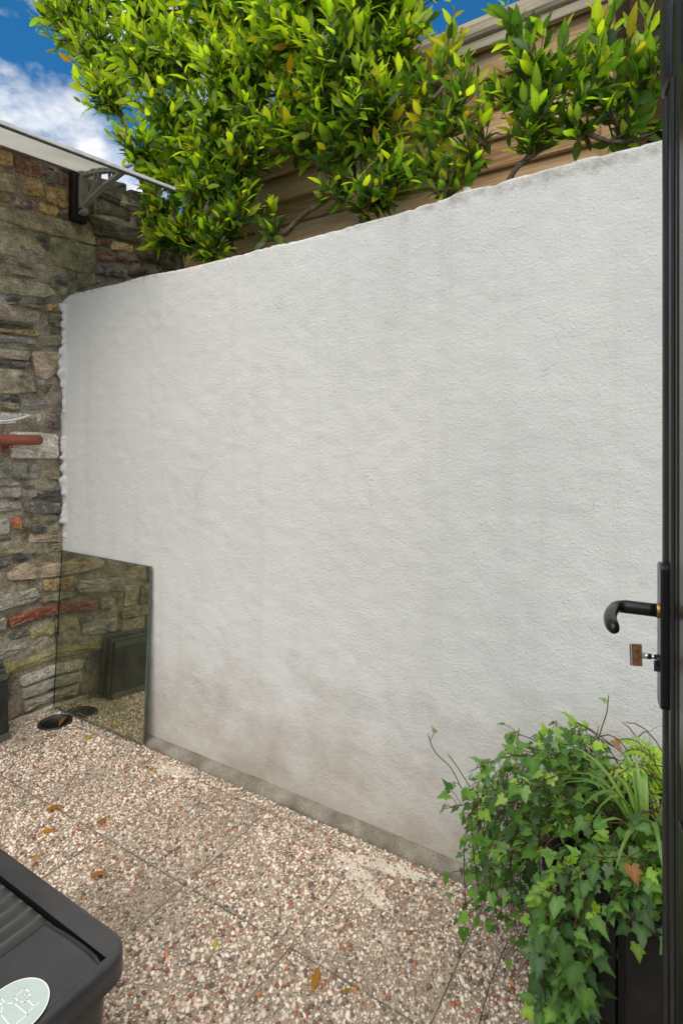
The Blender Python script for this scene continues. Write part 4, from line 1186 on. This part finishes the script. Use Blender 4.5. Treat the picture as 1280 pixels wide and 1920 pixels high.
GREENS = {
 'young_lit': [(0.37, 0.46, 0.03), (0.46, 0.52, 0.034), (0.28, 0.41, 0.03)],  # new growth at shoot tips, plus leaves coloured as sunlit towards the crown top
 'mid': [(0.092, 0.18, 0.024), (0.125, 0.215, 0.026), (0.07, 0.145, 0.022)],
 'deep': [(0.042, 0.092, 0.016), (0.052, 0.105, 0.018)],
 'yellow': [(0.36, 0.31, 0.025), (0.30, 0.29, 0.03)],
 'amber': [(0.36, 0.17, 0.018), (0.24, 0.15, 0.04)],
 'ivy': [(0.095, 0.215, 0.03), (0.125, 0.26, 0.035), (0.075, 0.175, 0.028)],
 'ivy_new': [(0.24, 0.40, 0.03), (0.20, 0.35, 0.035)],
 'ivy_dark': [(0.045, 0.11, 0.022), (0.055, 0.13, 0.025)],
 'brown': [(0.36, 0.16, 0.06)],
}
_lm = {}
def leaf_mesh(kind, shapes, cls, ci, si, mat):
    key = (kind, cls, ci, si)
    if key not in _lm:
        V, F = shapes[si]
        c = np.array(GREENS[cls][ci])
        cols = np.repeat(c[None], len(V), 0)
        nm = 6 if kind == 'laurel' else 0
        if kind == 'laurel': cols[:6] = np.minimum(1, c * 1.25 + .012)
        else: cols[15:] = np.minimum(1, c * 1.5 + .03); cols[0] = cols[15]; cols[14] = cols[15]
        me = np_mesh('leaf', V, F, cols); me.materials.append(mat)
        _lm[key] = me
    return _lm[key]
def leaf_matrix(p, d, n, L, wscale=1.0):
    d = d.normalized(); y = n.cross(d)
    y = y.normalized() if y.length > 1e-6 else d.orthogonal().normalized()
    z = d.cross(y)
    return Matrix(((d.x * L, y.x * L * wscale, z.x * L, p.x), (d.y * L, y.y * L * wscale, z.y * L, p.y), (d.z * L, y.z * L * wscale, z.z * L, p.z), (0, 0, 0, 1)))
def place_leaves(leaves, root, kind, shapes, mat, r, limit=290, name='foliage', zmin=None):
    """leaves: (pos, dir, normal, length, colour class). The largest in view become parts, the rest one foliage mesh"""
    sc = []
    for i, (p, d, n, L, cls) in enumerate(leaves):
        px, py, z = view(p + d * L * .5)
        ok = z > 0.1 and 0 < px < 1243 and 0 < py < 1920
        if ok and zmin is not None and p.z < zmin: ok = False
        face = abs(n.dot((Vector((0, 0, CAM_H)) - p).normalized()))
        sc.append((L / z * (0.4 + .6 * face) + 2.0 / z ** 2 * .02) if ok else -1)
    order = sorted(range(len(leaves)), key=lambda i: -sc[i])
    top = set(i for i in order[:limit] if sc[i] > 0)
    VV = []; FF = []; CC = []; off = 0
    base = Matrix.Translation(-Vector(root.location))
    for i, (p, d, n, L, cls) in enumerate(leaves):
        ci = r.randrange(len(GREENS[cls])); si = r.randrange(len(shapes)); ws = r.uniform(.88, 1.15)
        M = leaf_matrix(p, d, n, L, ws)
        if i in top:
            o = bpy.data.objects.new('leaf', leaf_mesh(kind, shapes, cls, ci, si, mat))
            COL.objects.link(o); o.parent = root; o.matrix_parent_inverse = base; o.matrix_basis = M
        else:
            V, F = shapes[si]
            A = np.array(M)
            VV.append(V @ A[:3, :3].T + A[:3, 3]); FF.append(F + off); off += len(V)
            CC.append(np.repeat((np.array(GREENS[cls][ci]) * r.uniform(.8, 1.2))[None], len(V), 0))
    if VV:
        me = np_mesh(name, np.concatenate(VV), np.concatenate(FF), np.concatenate(CC))
        tag(link(name, me, mat, root), kind='stuff')
def bez(a, b, c, n):
    return [a * (1 - t) ** 2 + b * (2 * t * (1 - t)) + c * t * t for t in [i / (n - 1) for i in range(n)]]
def smooth_path(pts, n=5):
    pts = [Vector(p) for p in pts]; out = []
    for i in range(len(pts) - 1):
        p0 = pts[max(i - 1, 0)]; p1 = pts[i]; p2 = pts[i + 1]; p3 = pts[min(i + 2, len(pts) - 1)]
        for k_ in range(n):
            t = k_ / n
            out.append(0.5 * ((2 * p1) + (p2 - p0) * t + (2 * p0 - 5 * p1 + 4 * p2 - p3) * t * t + (3 * p1 - p0 - 3 * p2 + p3) * t ** 3))
    out.append(pts[-1])
    return out

def laurel(label, stems, blobs, seed, yellow=0.03, young_lit=0.55, deep=0.25, leaf=(.050, .100), group=None, dens=2.4):
    r = random.Random(seed)
    base = Vector(stems[0][0][0])
    root = empty('laurel_tree', base, label, 'tree', 'laurels growing above the white wall')
    spine = []
    for k_, (pts, r0, r1) in enumerate(stems):
        path = smooth_path(pts)
        spine += path[2:]
        m = MB(); m.tube(path, [r0 + (r1 - r0) * i / (len(path) - 1) for i in range(len(path))], 8)
        m.build('trunk' if k_ == 0 else 'branch', BARK, root, smooth=True)
    leaves = []; tw = MB()
    up = Vector((0, 0, 1))
    for (c, rad, n, *opt) in blobs:
        c = Vector(c); yl = opt[0] if opt else yellow
        s = min(spine, key=lambda q: (q - c).length + (0.6 if q.z > c.z + .05 else 0))
        mid = (s + c) / 2 + Vector((r.uniform(-.05, .05), r.uniform(-.05, .05), -.06))
        limb = bez(s, mid, c, 8)
        m = MB(); m.tube(limb, [.010 - .006 * i / 7 for i in range(8)], 6); m.build('branch', BARK, root, smooth=True)
        for j in range(int(n * dens)):
            while True:
                q = Vector((r.uniform(-1, 1), r.uniform(-1, 1), r.uniform(-1, 1)))
                if .25 < q.length < 1: break
            tip = c + Vector((q.x * rad[0] * 1.18, q.y * rad[1], q.z * rad[2] * 1.15)) + Vector((0, 0, .04 + (.10 if r.random() < .2 else 0)))
            if tip.y > 2.40 and tip.z < 3.4: tip.y = 2.40 - r.uniform(0, .1)
            if tip.z < 2.06: continue
            st = limb[r.randrange(3, 8)]
            if (tip - st).length < .08: st = limb[3]
            ctrl = st.lerp(tip, .6) + Vector((0, 0, -.35 * (tip - st).length * r.uniform(.2, .7)))
            path = bez(st, ctrl, tip, 9)
            tw.tube(path, [.0036 - .0022 * i / 8 for i in range(9)], 4, cap=False)
            # leaf-bearing end of the shoot
            seg = [(path[i + 1] - path[i]).length for i in range(8)]; tot = sum(seg)
            Lf = min(tot * .9, r.uniform(.18, .36)); d0 = tot - Lf
            sp = r.uniform(.018, .027); nl = max(4, int(Lf / sp)); ph = r.uniform(0, 6.28)
            for a in range(nl):
                f = a / (nl - 1); dist = d0 + Lf * f
                acc = 0; i = 0
                while i < 7 and acc + seg[i] < dist: acc += seg[i]; i += 1
                p = path[i].lerp(path[i + 1], min(1, (dist - acc) / max(seg[i], 1e-6)))
                ax = (path[i + 1] - path[i]).normalized()
                s1 = ax.orthogonal().normalized(); s2 = ax.cross(s1); ph += 2.4
                th = R(66 - 42 * f + r.uniform(-24, 24))
                side = s1 * math.cos(ph) + s2 * math.sin(ph)
                d = ax * math.cos(th) + side * math.sin(th) + up * .12
                nn = ax * math.sin(th) - side * math.cos(th) + up * .35 + Vector((r.uniform(-.5, .5), r.uniform(-.5, .5), 0))
                L = r.uniform(*leaf) * (1 if f < .8 else 1 - .45 * (f - .8) / .2)
                x = r.random(); top_lit = .5 + .95 * min(1, max(0, (p.z - 2.45) / .9))    # light on the upper crown put into the leaf colour by height
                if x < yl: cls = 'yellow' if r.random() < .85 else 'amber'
                elif f > .62 and r.random() < (young_lit + .3) * top_lit: cls = 'young_lit'
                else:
                    x = r.random(); cls = 'young_lit' if x < young_lit * .6 * top_lit else ('deep' if x > 1 - deep else 'mid')
                if p.y < 1.93 and p.z < 2.2: continue
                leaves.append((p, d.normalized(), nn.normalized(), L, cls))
    tag(tw.build('twigs', TWIG, root, smooth=True), kind='stuff')
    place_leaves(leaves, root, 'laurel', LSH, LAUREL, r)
    return len(leaves)

A = at
nA = laurel('tall laurel at the left, bright leaves spilling past the canopy into the sky',
    [([A(340, 520, 2.18), A(330, 450, 2.16), A(325, 395, 2.15), A(322, 330, 2.14), A(300, 200, 2.08), A(255, 60, 2.02)], .026, .010),
     ([A(324, 405, 2.15), A(292, 388, 2.12), A(268, 350, 2.09), A(235, 240, 2.04), A(150, 100, 2.0)], .017, .007),
     ([A(322, 350, 2.14), A(352, 330, 2.2), A(372, 260, 2.22), A(350, 80, 2.2)], .014, .006)],
    [(A(130, 20, 1.98), (.23, .28, .26), 22), (A(190, 90, 2.0), (.24, .28, .26), 26), (A(215, -60, 2.05), (.32, .30, .28), 24), (A(290, 0, 2.05), (.28, .30, .26), 26),
     (A(270, 130, 2.0), (.24, .26, .24), 26), (A(205, 190, 2.0), (.15, .2, .16), 16), (A(345, 110, 2.05), (.22, .25, .22), 22), (A(330, 215, 2.05), (.22, .22, .2), 24),
     (A(265, 285, 2.0), (.16, .18, .13), 16), (A(345, -80, 2.1), (.3, .3, .25), 14), (A(300, 400, 2.10), (.17, .14, .10), 14, .14), (A(350, 440, 2.10), (.16, .10, .10), 16, .1)], 11)
nB = laurel('dark-stemmed laurel second from the left, its crown merging with both neighbours',
    [([A(432, 470, 2.22), A(428, 400, 2.22), A(422, 320, 2.22), A(430, 180, 2.2), A(445, 30, 2.18)], .020, .008)],
    [(A(400, 20, 2.1), (.22, .28, .24), 22), (A(470, 30, 2.1), (.22, .26, .24), 22), (A(430, 140, 2.05), (.2, .24, .2), 22), (A(500, 130, 2.1), (.18, .22, .18), 20),
     (A(480, 220, 2.1), (.19, .2, .15), 20, .08), (A(400, 290, 2.1), (.17, .18, .14), 20, .12), (A(440, 350, 2.12), (.14, .12, .10), 12, .12), (A(405, 445, 2.1), (.16, .09, .08), 14, .12), (A(440, -90, 2.15), (.3, .3, .25), 12), (A(375, 360, 2.08), (.16, .14, .12), 16, .08), (A(465, 300, 2.1), (.15, .14, .12), 16, .08), (A(340, 300, 2.1), (.14, .14, .12), 12), (A(455, 400, 2.1), (.12, .1, .08), 12, .06), (A(300, 455, 2.08), (.12, .08, .07), 12, .08), (A(385, 480, 2.06), (.14, .07, .06), 12, .05), (A(400, 210, 2.05), (.16, .18, .14), 14), (A(290, 330, 2.05), (.14, .12, .1), 12, .1)], 12)
nC = laurel('middle laurel with a straight bare trunk in front of the fence boards',
    [([A(672, 430, 2.18), A(674, 350, 2.18), A(672, 260, 2.18), A(664, 140, 2.15), A(650, 0, 2.12)], .019, .008),
     ([A(533, 440, 2.30), A(570, 402, 2.30), A(615, 372, 2.28), A(648, 325, 2.26), A(672, 270, 2.18)], .015, .010)],
    [(A(560, 10, 2.1), (.2, .25, .22), 24), (A(640, 0, 2.1), (.2, .25, .22), 24), (A(725, 0, 2.1), (.18, .22, .18), 22), (A(560, 110, 2.08), (.17, .22, .17), 22),
     (A(640, 110, 2.05), (.18, .2, .17), 24), (A(710, 120, 2.08), (.15, .18, .15), 18), (A(610, 210, 2.1), (.18, .18, .13), 20, .08), (A(690, 225, 2.08), (.15, .16, .13), 20, .08),
     (A(560, 200, 2.1), (.14, .16, .12), 12, .14), (A(775, 10, 2.12), (.10, .14, .12), 8), (A(640, 300, 2.15), (.14, .12, .09), 12, .12), (A(730, 290, 2.1), (.12, .1, .1), 10, .25),
     (A(700, 375, 2.05), (.12, .07, .06), 11, .06), (A(740, 345, 2.02), (.08, .06, .06), 7, .06), (A(500, 445, 2.05), (.06, .05, .035), 3, .0), (A(650, -110, 2.15), (.35, .3, .25), 10), (A(535, 245, 2.1), (.14, .14, .12), 14, .06), (A(520, 60, 2.05), (.14, .2, .18), 14), (A(770, 70, 2.1), (.08, .12, .1), 8), (A(620, 360, 2.1), (.10, .08, .05), 6, .05), (A(735, 200, 2.05), (.1, .12, .1), 9, .2)], 13)
nD = laurel('sparse low laurel with many yellowing leaves between the two fuller ones',
    [([A(840, 385, 2.10), A(842, 320, 2.10), A(838, 250, 2.08), A(830, 150, 2.06)], .010, .005),
     ([A(842, 340, 2.10), A(880, 300, 2.06), A(900, 250, 2.04)], .007, .004)],
    [(A(850, 235, 2.02), (.08, .09, .08), 9, .08), (A(870, 185, 2.02), (.06, .08, .07), 6, .1), (A(830, 130, 2.1), (.08, .1, .07), 5, .55), (A(795, 190, 2.12), (.09, .1, .1), 7, .3),
     (A(800, 250, 2.1), (.09, .1, .08), 8, .3), (A(790, 330, 2.05), (.10, .07, .06), 9, .2), (A(880, 310, 2.02), (.09, .07, .06), 9, .2), (A(900, 260, 2.05), (.07, .08, .08), 6, .15),
     (A(770, 130, 2.12), (.07, .1, .09), 5, .35), (A(840, 350, 2.0), (.10, .05, .03), 7, .1)], 14, young_lit=.45, leaf=(.050, .096), dens=1.8)
nE = laurel('glossy spreading laurel at the right in front of the fence post and shelter',
    [([A(945, 360, 2.06), A(965, 318, 2.05), A(1000, 290, 2.04), A(1060, 255, 2.04), A(1130, 225, 2.06), A(1200, 160, 2.1)], .012, .005),
     ([A(985, 300, 2.04), A(1005, 250, 2.03), A(1010, 180, 2.02), A(995, 90, 2.02)], .009, .004),
     ([A(1040, 265, 2.04), A(1070, 200, 2.04), A(1125, 110, 2.06), A(1140, 40, 2.06)], .007, .0035)],
    [(A(965, 80, 2.02), (.07, .09, .09), 6, .02), (A(1000, 130, 2.0), (.09, .10, .08), 10, .03), (A(960, 190, 2.0), (.08, .1, .09), 9, .03), (A(1040, 160, 1.98), (.10, .1, .08), 11, .04),
     (A(1020, 215, 2.0), (.10, .1, .07), 12, .03), (A(1085, 190, 2.0), (.09, .1, .08), 9, .03), (A(1140, 60, 2.05), (.03, .05, .07), 3, .1), (A(1110, 130, 2.04), (.06, .08, .08), 6, .03),
     (A(1180, 150, 2.05), (.09, .08, .07), 8, .12), (A(1220, 130, 2.05), (.06, .08, .06), 5, .03), (A(1150, 215, 2.05), (.09, .08, .05), 7, .03), (A(1000, 270, 2.0), (.10, .06, .04), 9, .03),
     (A(1090, 255, 2.02), (.08, .06, .04), 6, .02), (A(1200, 262, 2.12), (.1, .08, .04), 7, .0)], 15, young_lit=.42, deep=.3, leaf=(.052, .104), dens=1.7)
print('laurel leaves', nA, nB, nC, nD, nE)

# ------------------------------------------------------------------ ivy, spider plant and fern in the planters
def make_ivy():
    r = random.Random(5)
    root = empty('ivy_plant', (-0.16, 1.40, 0.40), 'dense trailing ivy spilling over the black planters in the corner', 'plant')
    stems = MB(); leaves = []
    def stem(path, rad=.0016, density=1.0, size=(.018, .036), cls=None, out=Vector((-.5, -.7, .5)), spread=.045):
        stems.tube(path, [rad] * (len(path) - 1) + [rad * .5], 5, cap=False)
        for i in range(len(path) - 1):
            n = r.uniform(.6, 1.4) * density * (path[i + 1] - path[i]).length / .016
            n = int(n) + (r.random() < n - int(n))
            for _ in range(n):
                p0 = path[i].lerp(path[i + 1], r.random())
                o = Vector((r.gauss(0, 1), r.gauss(0, 1), r.gauss(0, .8))).normalized()
                o = (o + out * .8).normalized()
                p = p0 + o * r.uniform(.012, spread)
                if p.z < .012 or p.y > 1.665: continue
                if p.x > -.15 and p.y > 1.25 and p.z > .50 - .25 * (p.x + .15): continue
                stems.tube([p0, p0.lerp(p, .6) + Vector((0, 0, .004)), p], [.0010, .0009, .0008], 3, cap=False)
                d = (o * .6 + Vector((r.uniform(-.6, .6), r.uniform(-.5, .3), r.uniform(-.9, .1)))).normalized()
                n_ = (out * .6 + Vector((0, 0, 1.0)) + Vector((r.gauss(0, .35), r.gauss(0, .35), r.gauss(0, .25)))).normalized()
                x = r.random()
                c = cls or ('ivy_new' if x < .12 else ('ivy_dark' if x > .72 else 'ivy'))
                leaves.append((p, d, n_, r.uniform(*size), c))
    # mound over the trough: arching stems from the soil
    for i in range(85):
        x0 = r.uniform(-.22, .10); y0 = r.uniform(1.32, 1.58)
        a = Vector((x0, y0, .39))
        ex = r.uniform(-.50, .02) if i % 3 else r.uniform(-.30, .08)
        e = Vector((ex, r.uniform(1.22, 1.60), r.uniform(.42, .66) - .45 * max(0, -.25 - ex)))
        ctrl = a.lerp(e, .45) + Vector((0, 0, r.uniform(.12, .26)))
        stem(bez(a, ctrl, e, 9), .0014, .95)
    # curtain hanging down the left end of the trough
    for i in range(46):
        x0 = r.uniform(-.48, -.24); y0 = r.uniform(1.30, 1.60)
        a = Vector((x0, y0, r.uniform(.40, .50)))
        e = Vector((x0 + r.uniform(-.05, .04), y0 + r.uniform(-.05, .05), r.uniform(.12, .30)))
        stem(bez(a, a.lerp(e, .4) + Vector((-.04, 0, .05)), e, 8), .0013, .6, (.018, .032), None, Vector((-.6, -.7, .15)))
    # over the front box
    for i in range(26):
        a = Vector((r.uniform(-.12, .12), r.uniform(1.28, 1.40), .42))
        e = Vector((r.uniform(-.22, .10), r.uniform(1.10, 1.26), r.uniform(.46, .60)))
        stem(bez(a, a.lerp(e, .5) + Vector((0, 0, .16)), e, 9), .0014, 1.0, (.019, .035))
    # low growth along the front ledge
    for i in range(26):
        a = Vector((r.uniform(-.10, .10), r.uniform(1.22, 1.32), .42))
        e = Vector((a.x + r.uniform(-.06, .05), r.uniform(1.10, 1.18), r.uniform(.485, .56)))
        stem(bez(a, a.lerp(e, .5) + Vector((0, 0, .10)), e, 8), .0013, 1.1, (.020, .037), None, Vector((-.2, -.8, .5)), .03)
    # trailing column down the corner post
    for i in range(24):
        x0 = r.uniform(-.235, -.125); y0 = r.uniform(1.06, 1.17)
        a = Vector((x0 + .01, y0 + .03, r.uniform(.46, .54)))
        zb = r.uniform(.03, .30)
        e = Vector((x0 * .55 - .075 + r.uniform(-.015, .015), y0 + r.uniform(-.02, .02), zb))
        stem(bez(a, a.lerp(e, .35) + Vector((-.03, -.03, .05)), e, 12), .0015, .72, (.020, .037), None, Vector((-.4, -.8, .25)), .034)
    for q in ((1075, 1800, 1.05, .056), (1060, 1770, 1.05, .046), (1100, 1850, 1.05, .044), (1010, 1700, 1.10, .044), (1040, 1880, 1.06, .044), (1000, 1425, 1.35, .05)):
        p = A(*q[:3]); leaves.append((p, Vector((-.2, -.2, -.9)).normalized(), Vector((-.3, -.8, .5)).normalized(), q[3], 'ivy'))
    # a runner along the floor by the kerb
    stem([A(940, 1640, 1.56), A(905, 1670, 1.55), A(880, 1690, 1.53), A(870, 1710, 1.50)], .0014, .55, (.016, .028), 'ivy_dark', spread=.02)
    stem([Vector((-.40, 1.50, .02)), Vector((-.41, 1.36, .006)), Vector((-.40, 1.20, .005)), Vector((-.42, 1.05, .005))], .0012, .0)
    # bare wisps standing up against the white wall
    for pts, dn in ((((865, 1480, 1.5), (845, 1440, 1.5), (815, 1410, 1.5), (801, 1375, 1.5)), .12), (((880, 1475, 1.48), (858, 1440, 1.48), (838, 1412, 1.48)), .15),
                    (((1120, 1390, 1.5), (1128, 1362, 1.5), (1137, 1335, 1.5), (1140, 1303, 1.5)), .25), (((1035, 1410, 1.52), (1042, 1380, 1.52), (1043, 1350, 1.52)), .3),
                    (((972, 1420, 1.5), (970, 1390, 1.5), (973, 1365, 1.5)), .35), (((925, 1470, 1.5), (905, 1440, 1.5), (900, 1425, 1.5)), .4), (((1150, 1400, 1.45), (1110, 1370, 1.47), (1075, 1352, 1.48)), .5)):
        stem(smooth_path([A(*p) for p in pts], 3), .0014, dn, (.014, .028))
    tag(stems.build('stems', IVYSTEM, root, smooth=True), kind='stuff')
    place_leaves(leaves, root, 'ivy', ISH, IVY, r, 290)
    # a withered maple-coloured leaf caught in the ivy
    p = A(1182, 1622, 1.14)
    o = bpy.data.objects.new('withered_leaf', leaf_mesh('ivy', ISH, 'brown', 0, 1, IVY)); COL.objects.link(o)
    o.matrix_world = leaf_matrix(p, Vector((.3, -.3, -.8)), Vector((-.2, -.8, .5)), .034)
    tag(o, 'tan withered leaf caught in the ivy beside the door', 'leaf')
    o = bpy.data.objects.new('withered_leaf', leaf_mesh('ivy', ISH, 'brown', 0, 2, IVY)); COL.objects.link(o)
    o.matrix_world = leaf_matrix(A(1150, 1388, 1.40), Vector((.6, -.3, -.5)), Vector((-.2, -.9, .2)), .024)
    tag(o, 'small curled brown leaf at the top of the ivy by the fern', 'leaf')
    return len(leaves)
print('ivy leaves', make_ivy())

def blade_mesh(path, w, up=Vector((0, 0, 1))):
    V = []; n = len(path)
    for i, p in enumerate(path):
        d = (path[min(i + 1, n - 1)] - path[max(i - 1, 0)]).normalized()
        s = d.cross(up); s = s.normalized() if s.length > 1e-5 else Vector((1, 0, 0))
        nn = s.cross(d)
        ww = w * math.sin(math.pi * min(1, (.18 + .82 * i / (n - 1)))) ** .7 if i < n - 1 else .0004
        V += [p + s * ww, p - nn * ww * .35, p - s * ww]
    F = []
    for i in range(n - 1):
        for k_ in (0, 1): F.append((i * 3 + k_, i * 3 + k_ + 1, (i + 1) * 3 + k_ + 1, (i + 1) * 3 + k_))
    return V, F
def make_spider():
    r = random.Random(8)
    b = Vector((-.065, 1.29, .46))
    root = empty('spider_plant', b, 'spider plant with long arching pale green blades beside the ivy', 'plant')
    for i in range(26):
        a = r.uniform(0, 6.28) if i > 8 else r.uniform(2.3, 4.6)
        L = r.uniform(.10, .20)
        tip = b + Vector((math.cos(a) * L, math.sin(a) * L, r.uniform(.10, .24)))
        path = bez(b, b + Vector((math.cos(a) * L * .25, math.sin(a) * L * .25, r.uniform(.18, .28))), tip, 8)
        V, F = blade_mesh(path, r.uniform(.004, .0075))
        c = np.array(r.choice([(.16, .27, .05), (.20, .32, .07), (.11, .22, .04)]))
        me = np_mesh('blade', np.array([v[:] for v in V]), np.array(F), np.repeat(c[None], len(V), 0))
        link('blade', me, IVY, root)
def make_fern():
    r = random.Random(18)
    b = Vector((-.01, 1.44, .46))
    root = empty('fern', b, 'bright green fern fronds against the white wall beside the door', 'plant')
    for i in range(16):
        a = r.uniform(1.6, 4.6); L = r.uniform(.07, .19)
        tip = b + Vector((math.cos(a) * L, math.sin(a) * L * .7, r.uniform(.06, .20)))
        path = bez(b, b + Vector((math.cos(a) * L * .3, math.sin(a) * L * .2, .25)), tip, 16)
        m = MB(); m.tube(path, [.0018] * 15 + [.0006], 4, cap=False); fr = m.build('frond', TWIG, root, smooth=True)
        V = []; F = []
        for j in range(3, 16):
            p = path[j]; d = (path[j] - path[j - 1]).normalized(); s = d.cross(Vector((0, 0, 1))).normalized()
            l = .034 * math.sin(math.pi * (j + 1) / 17) + .006
            for sg in (1, -1):
                q = (s * sg + d * .35 + Vector((0, 0, -.15))).normalized(); wd = d * .006
                o = len(V)
                V += [p, p + q * l * .5 + wd, p + q * l, p + q * l * .5 - wd]; F.append((o, o + 1, o + 2, o + 3))
        c = np.array(r.choice([(.24, .42, .03), (.30, .47, .035)]))
        me = np_mesh('leaflets', np.array([v[:] for v in V]), np.array(F), np.repeat(c[None], len(V), 0), smooth=False)
        tag(link('leaflets', me, IVY, fr), kind='stuff')
make_spider(); make_fern()

# ------------------------------------------------------------------ fallen leaves on the paving
def floor_pt(px, py):
    a, f = YAW, 1035.0
    t = CAM_H / ((py - 835) / f)
    r = ((px - 640) / f, 1.0)
    return Vector(((r[0] * math.cos(a) - math.sin(a)) * t, (r[0] * math.sin(a) + math.cos(a)) * t, 0))
FL = [(102, 1520, 'amber', .062, 40, 'long curled amber leaf on the paving near the stone wall, farther of two'),
      (90, 1563, 'amber', .052, 10, 'amber leaf lying flat on the paving above the bin lid'),
      (192, 1545, 'brown', .05, 60, 'thin tan leaf on a slab joint right of the two amber leaves'),
      (185, 1646, 'brown', .055, 5, 'pale tan leaf on the paving just beyond the bin corner'),
      (68, 1615, 'amber', .03, 0, 'small orange leaf fragment at the back edge of the bin'),
      (592, 1845, 'amber', .060, 75, 'curled orange leaf at the bottom middle of the paving'),
      (650, 1865, 'amber', .026, 20, 'tiny orange leaf scrap right of the curled orange leaf'),
      (45, 1388, 'yellow', .055, 25, 'yellow leaf against the foot of the stone wall'),
      (168, 1385, 'yellow', .042, 70, 'golden leaf below the left end of the mirror'),
      (178, 1366, 'yellow', .028, 100, 'small lime yellow leaf close to the mirror foot'),
      (236, 1446, 'amber', .050, 60, 'ochre leaf on the paving below the mirror middle'),
      (285, 1447, 'amber', .034, 30, 'small orange leaf on the paving below the mirror right end'),
      (258, 1420, 'yellow', .026, 10, 'little yellow green leaf between the mirror foot and ochre leaf'),
      (252, 1390, 'amber', .034, 15, 'thin orange leaf on the kerb at the mirror foot'),
      (403, 1778, 'yellow', .028, 95, 'small olive yellow leaf in the middle of a slab'),
      (118, 1352, 'amber', .060, 80, 'orange leaf standing in the black floor drain'),
      (265, 1640, 'brown', .03, 45, 'small brown leaf scrap right of the pale tan leaf')]
rr_ = random.Random(3)
for (px, py, cls, L, ang, lab) in FL:
    p = floor_pt(px, py); p.z = .008
    if 'kerb' in lab: p.z = .03
    a = YAW + R(ang)
    d = Vector((math.cos(a), math.sin(a), rr_.uniform(.0, .25)))
    n = Vector((rr_.uniform(-.35, .35), rr_.uniform(-.35, .35), 1))
    if 'drain' in lab: d.z = .5; p.z = .0
    o = bpy.data.objects.new('fallen_leaf', leaf_mesh('laurel', LSH, cls, 0, rr_.randrange(7), LAUREL)); COL.objects.link(o)
    o.matrix_world = leaf_matrix(p - d.normalized() * L * .5 + Vector((0, 0, .004)), d, n, L, .95)
    tag(o, lab, 'leaf', 'fallen leaves on the paving')
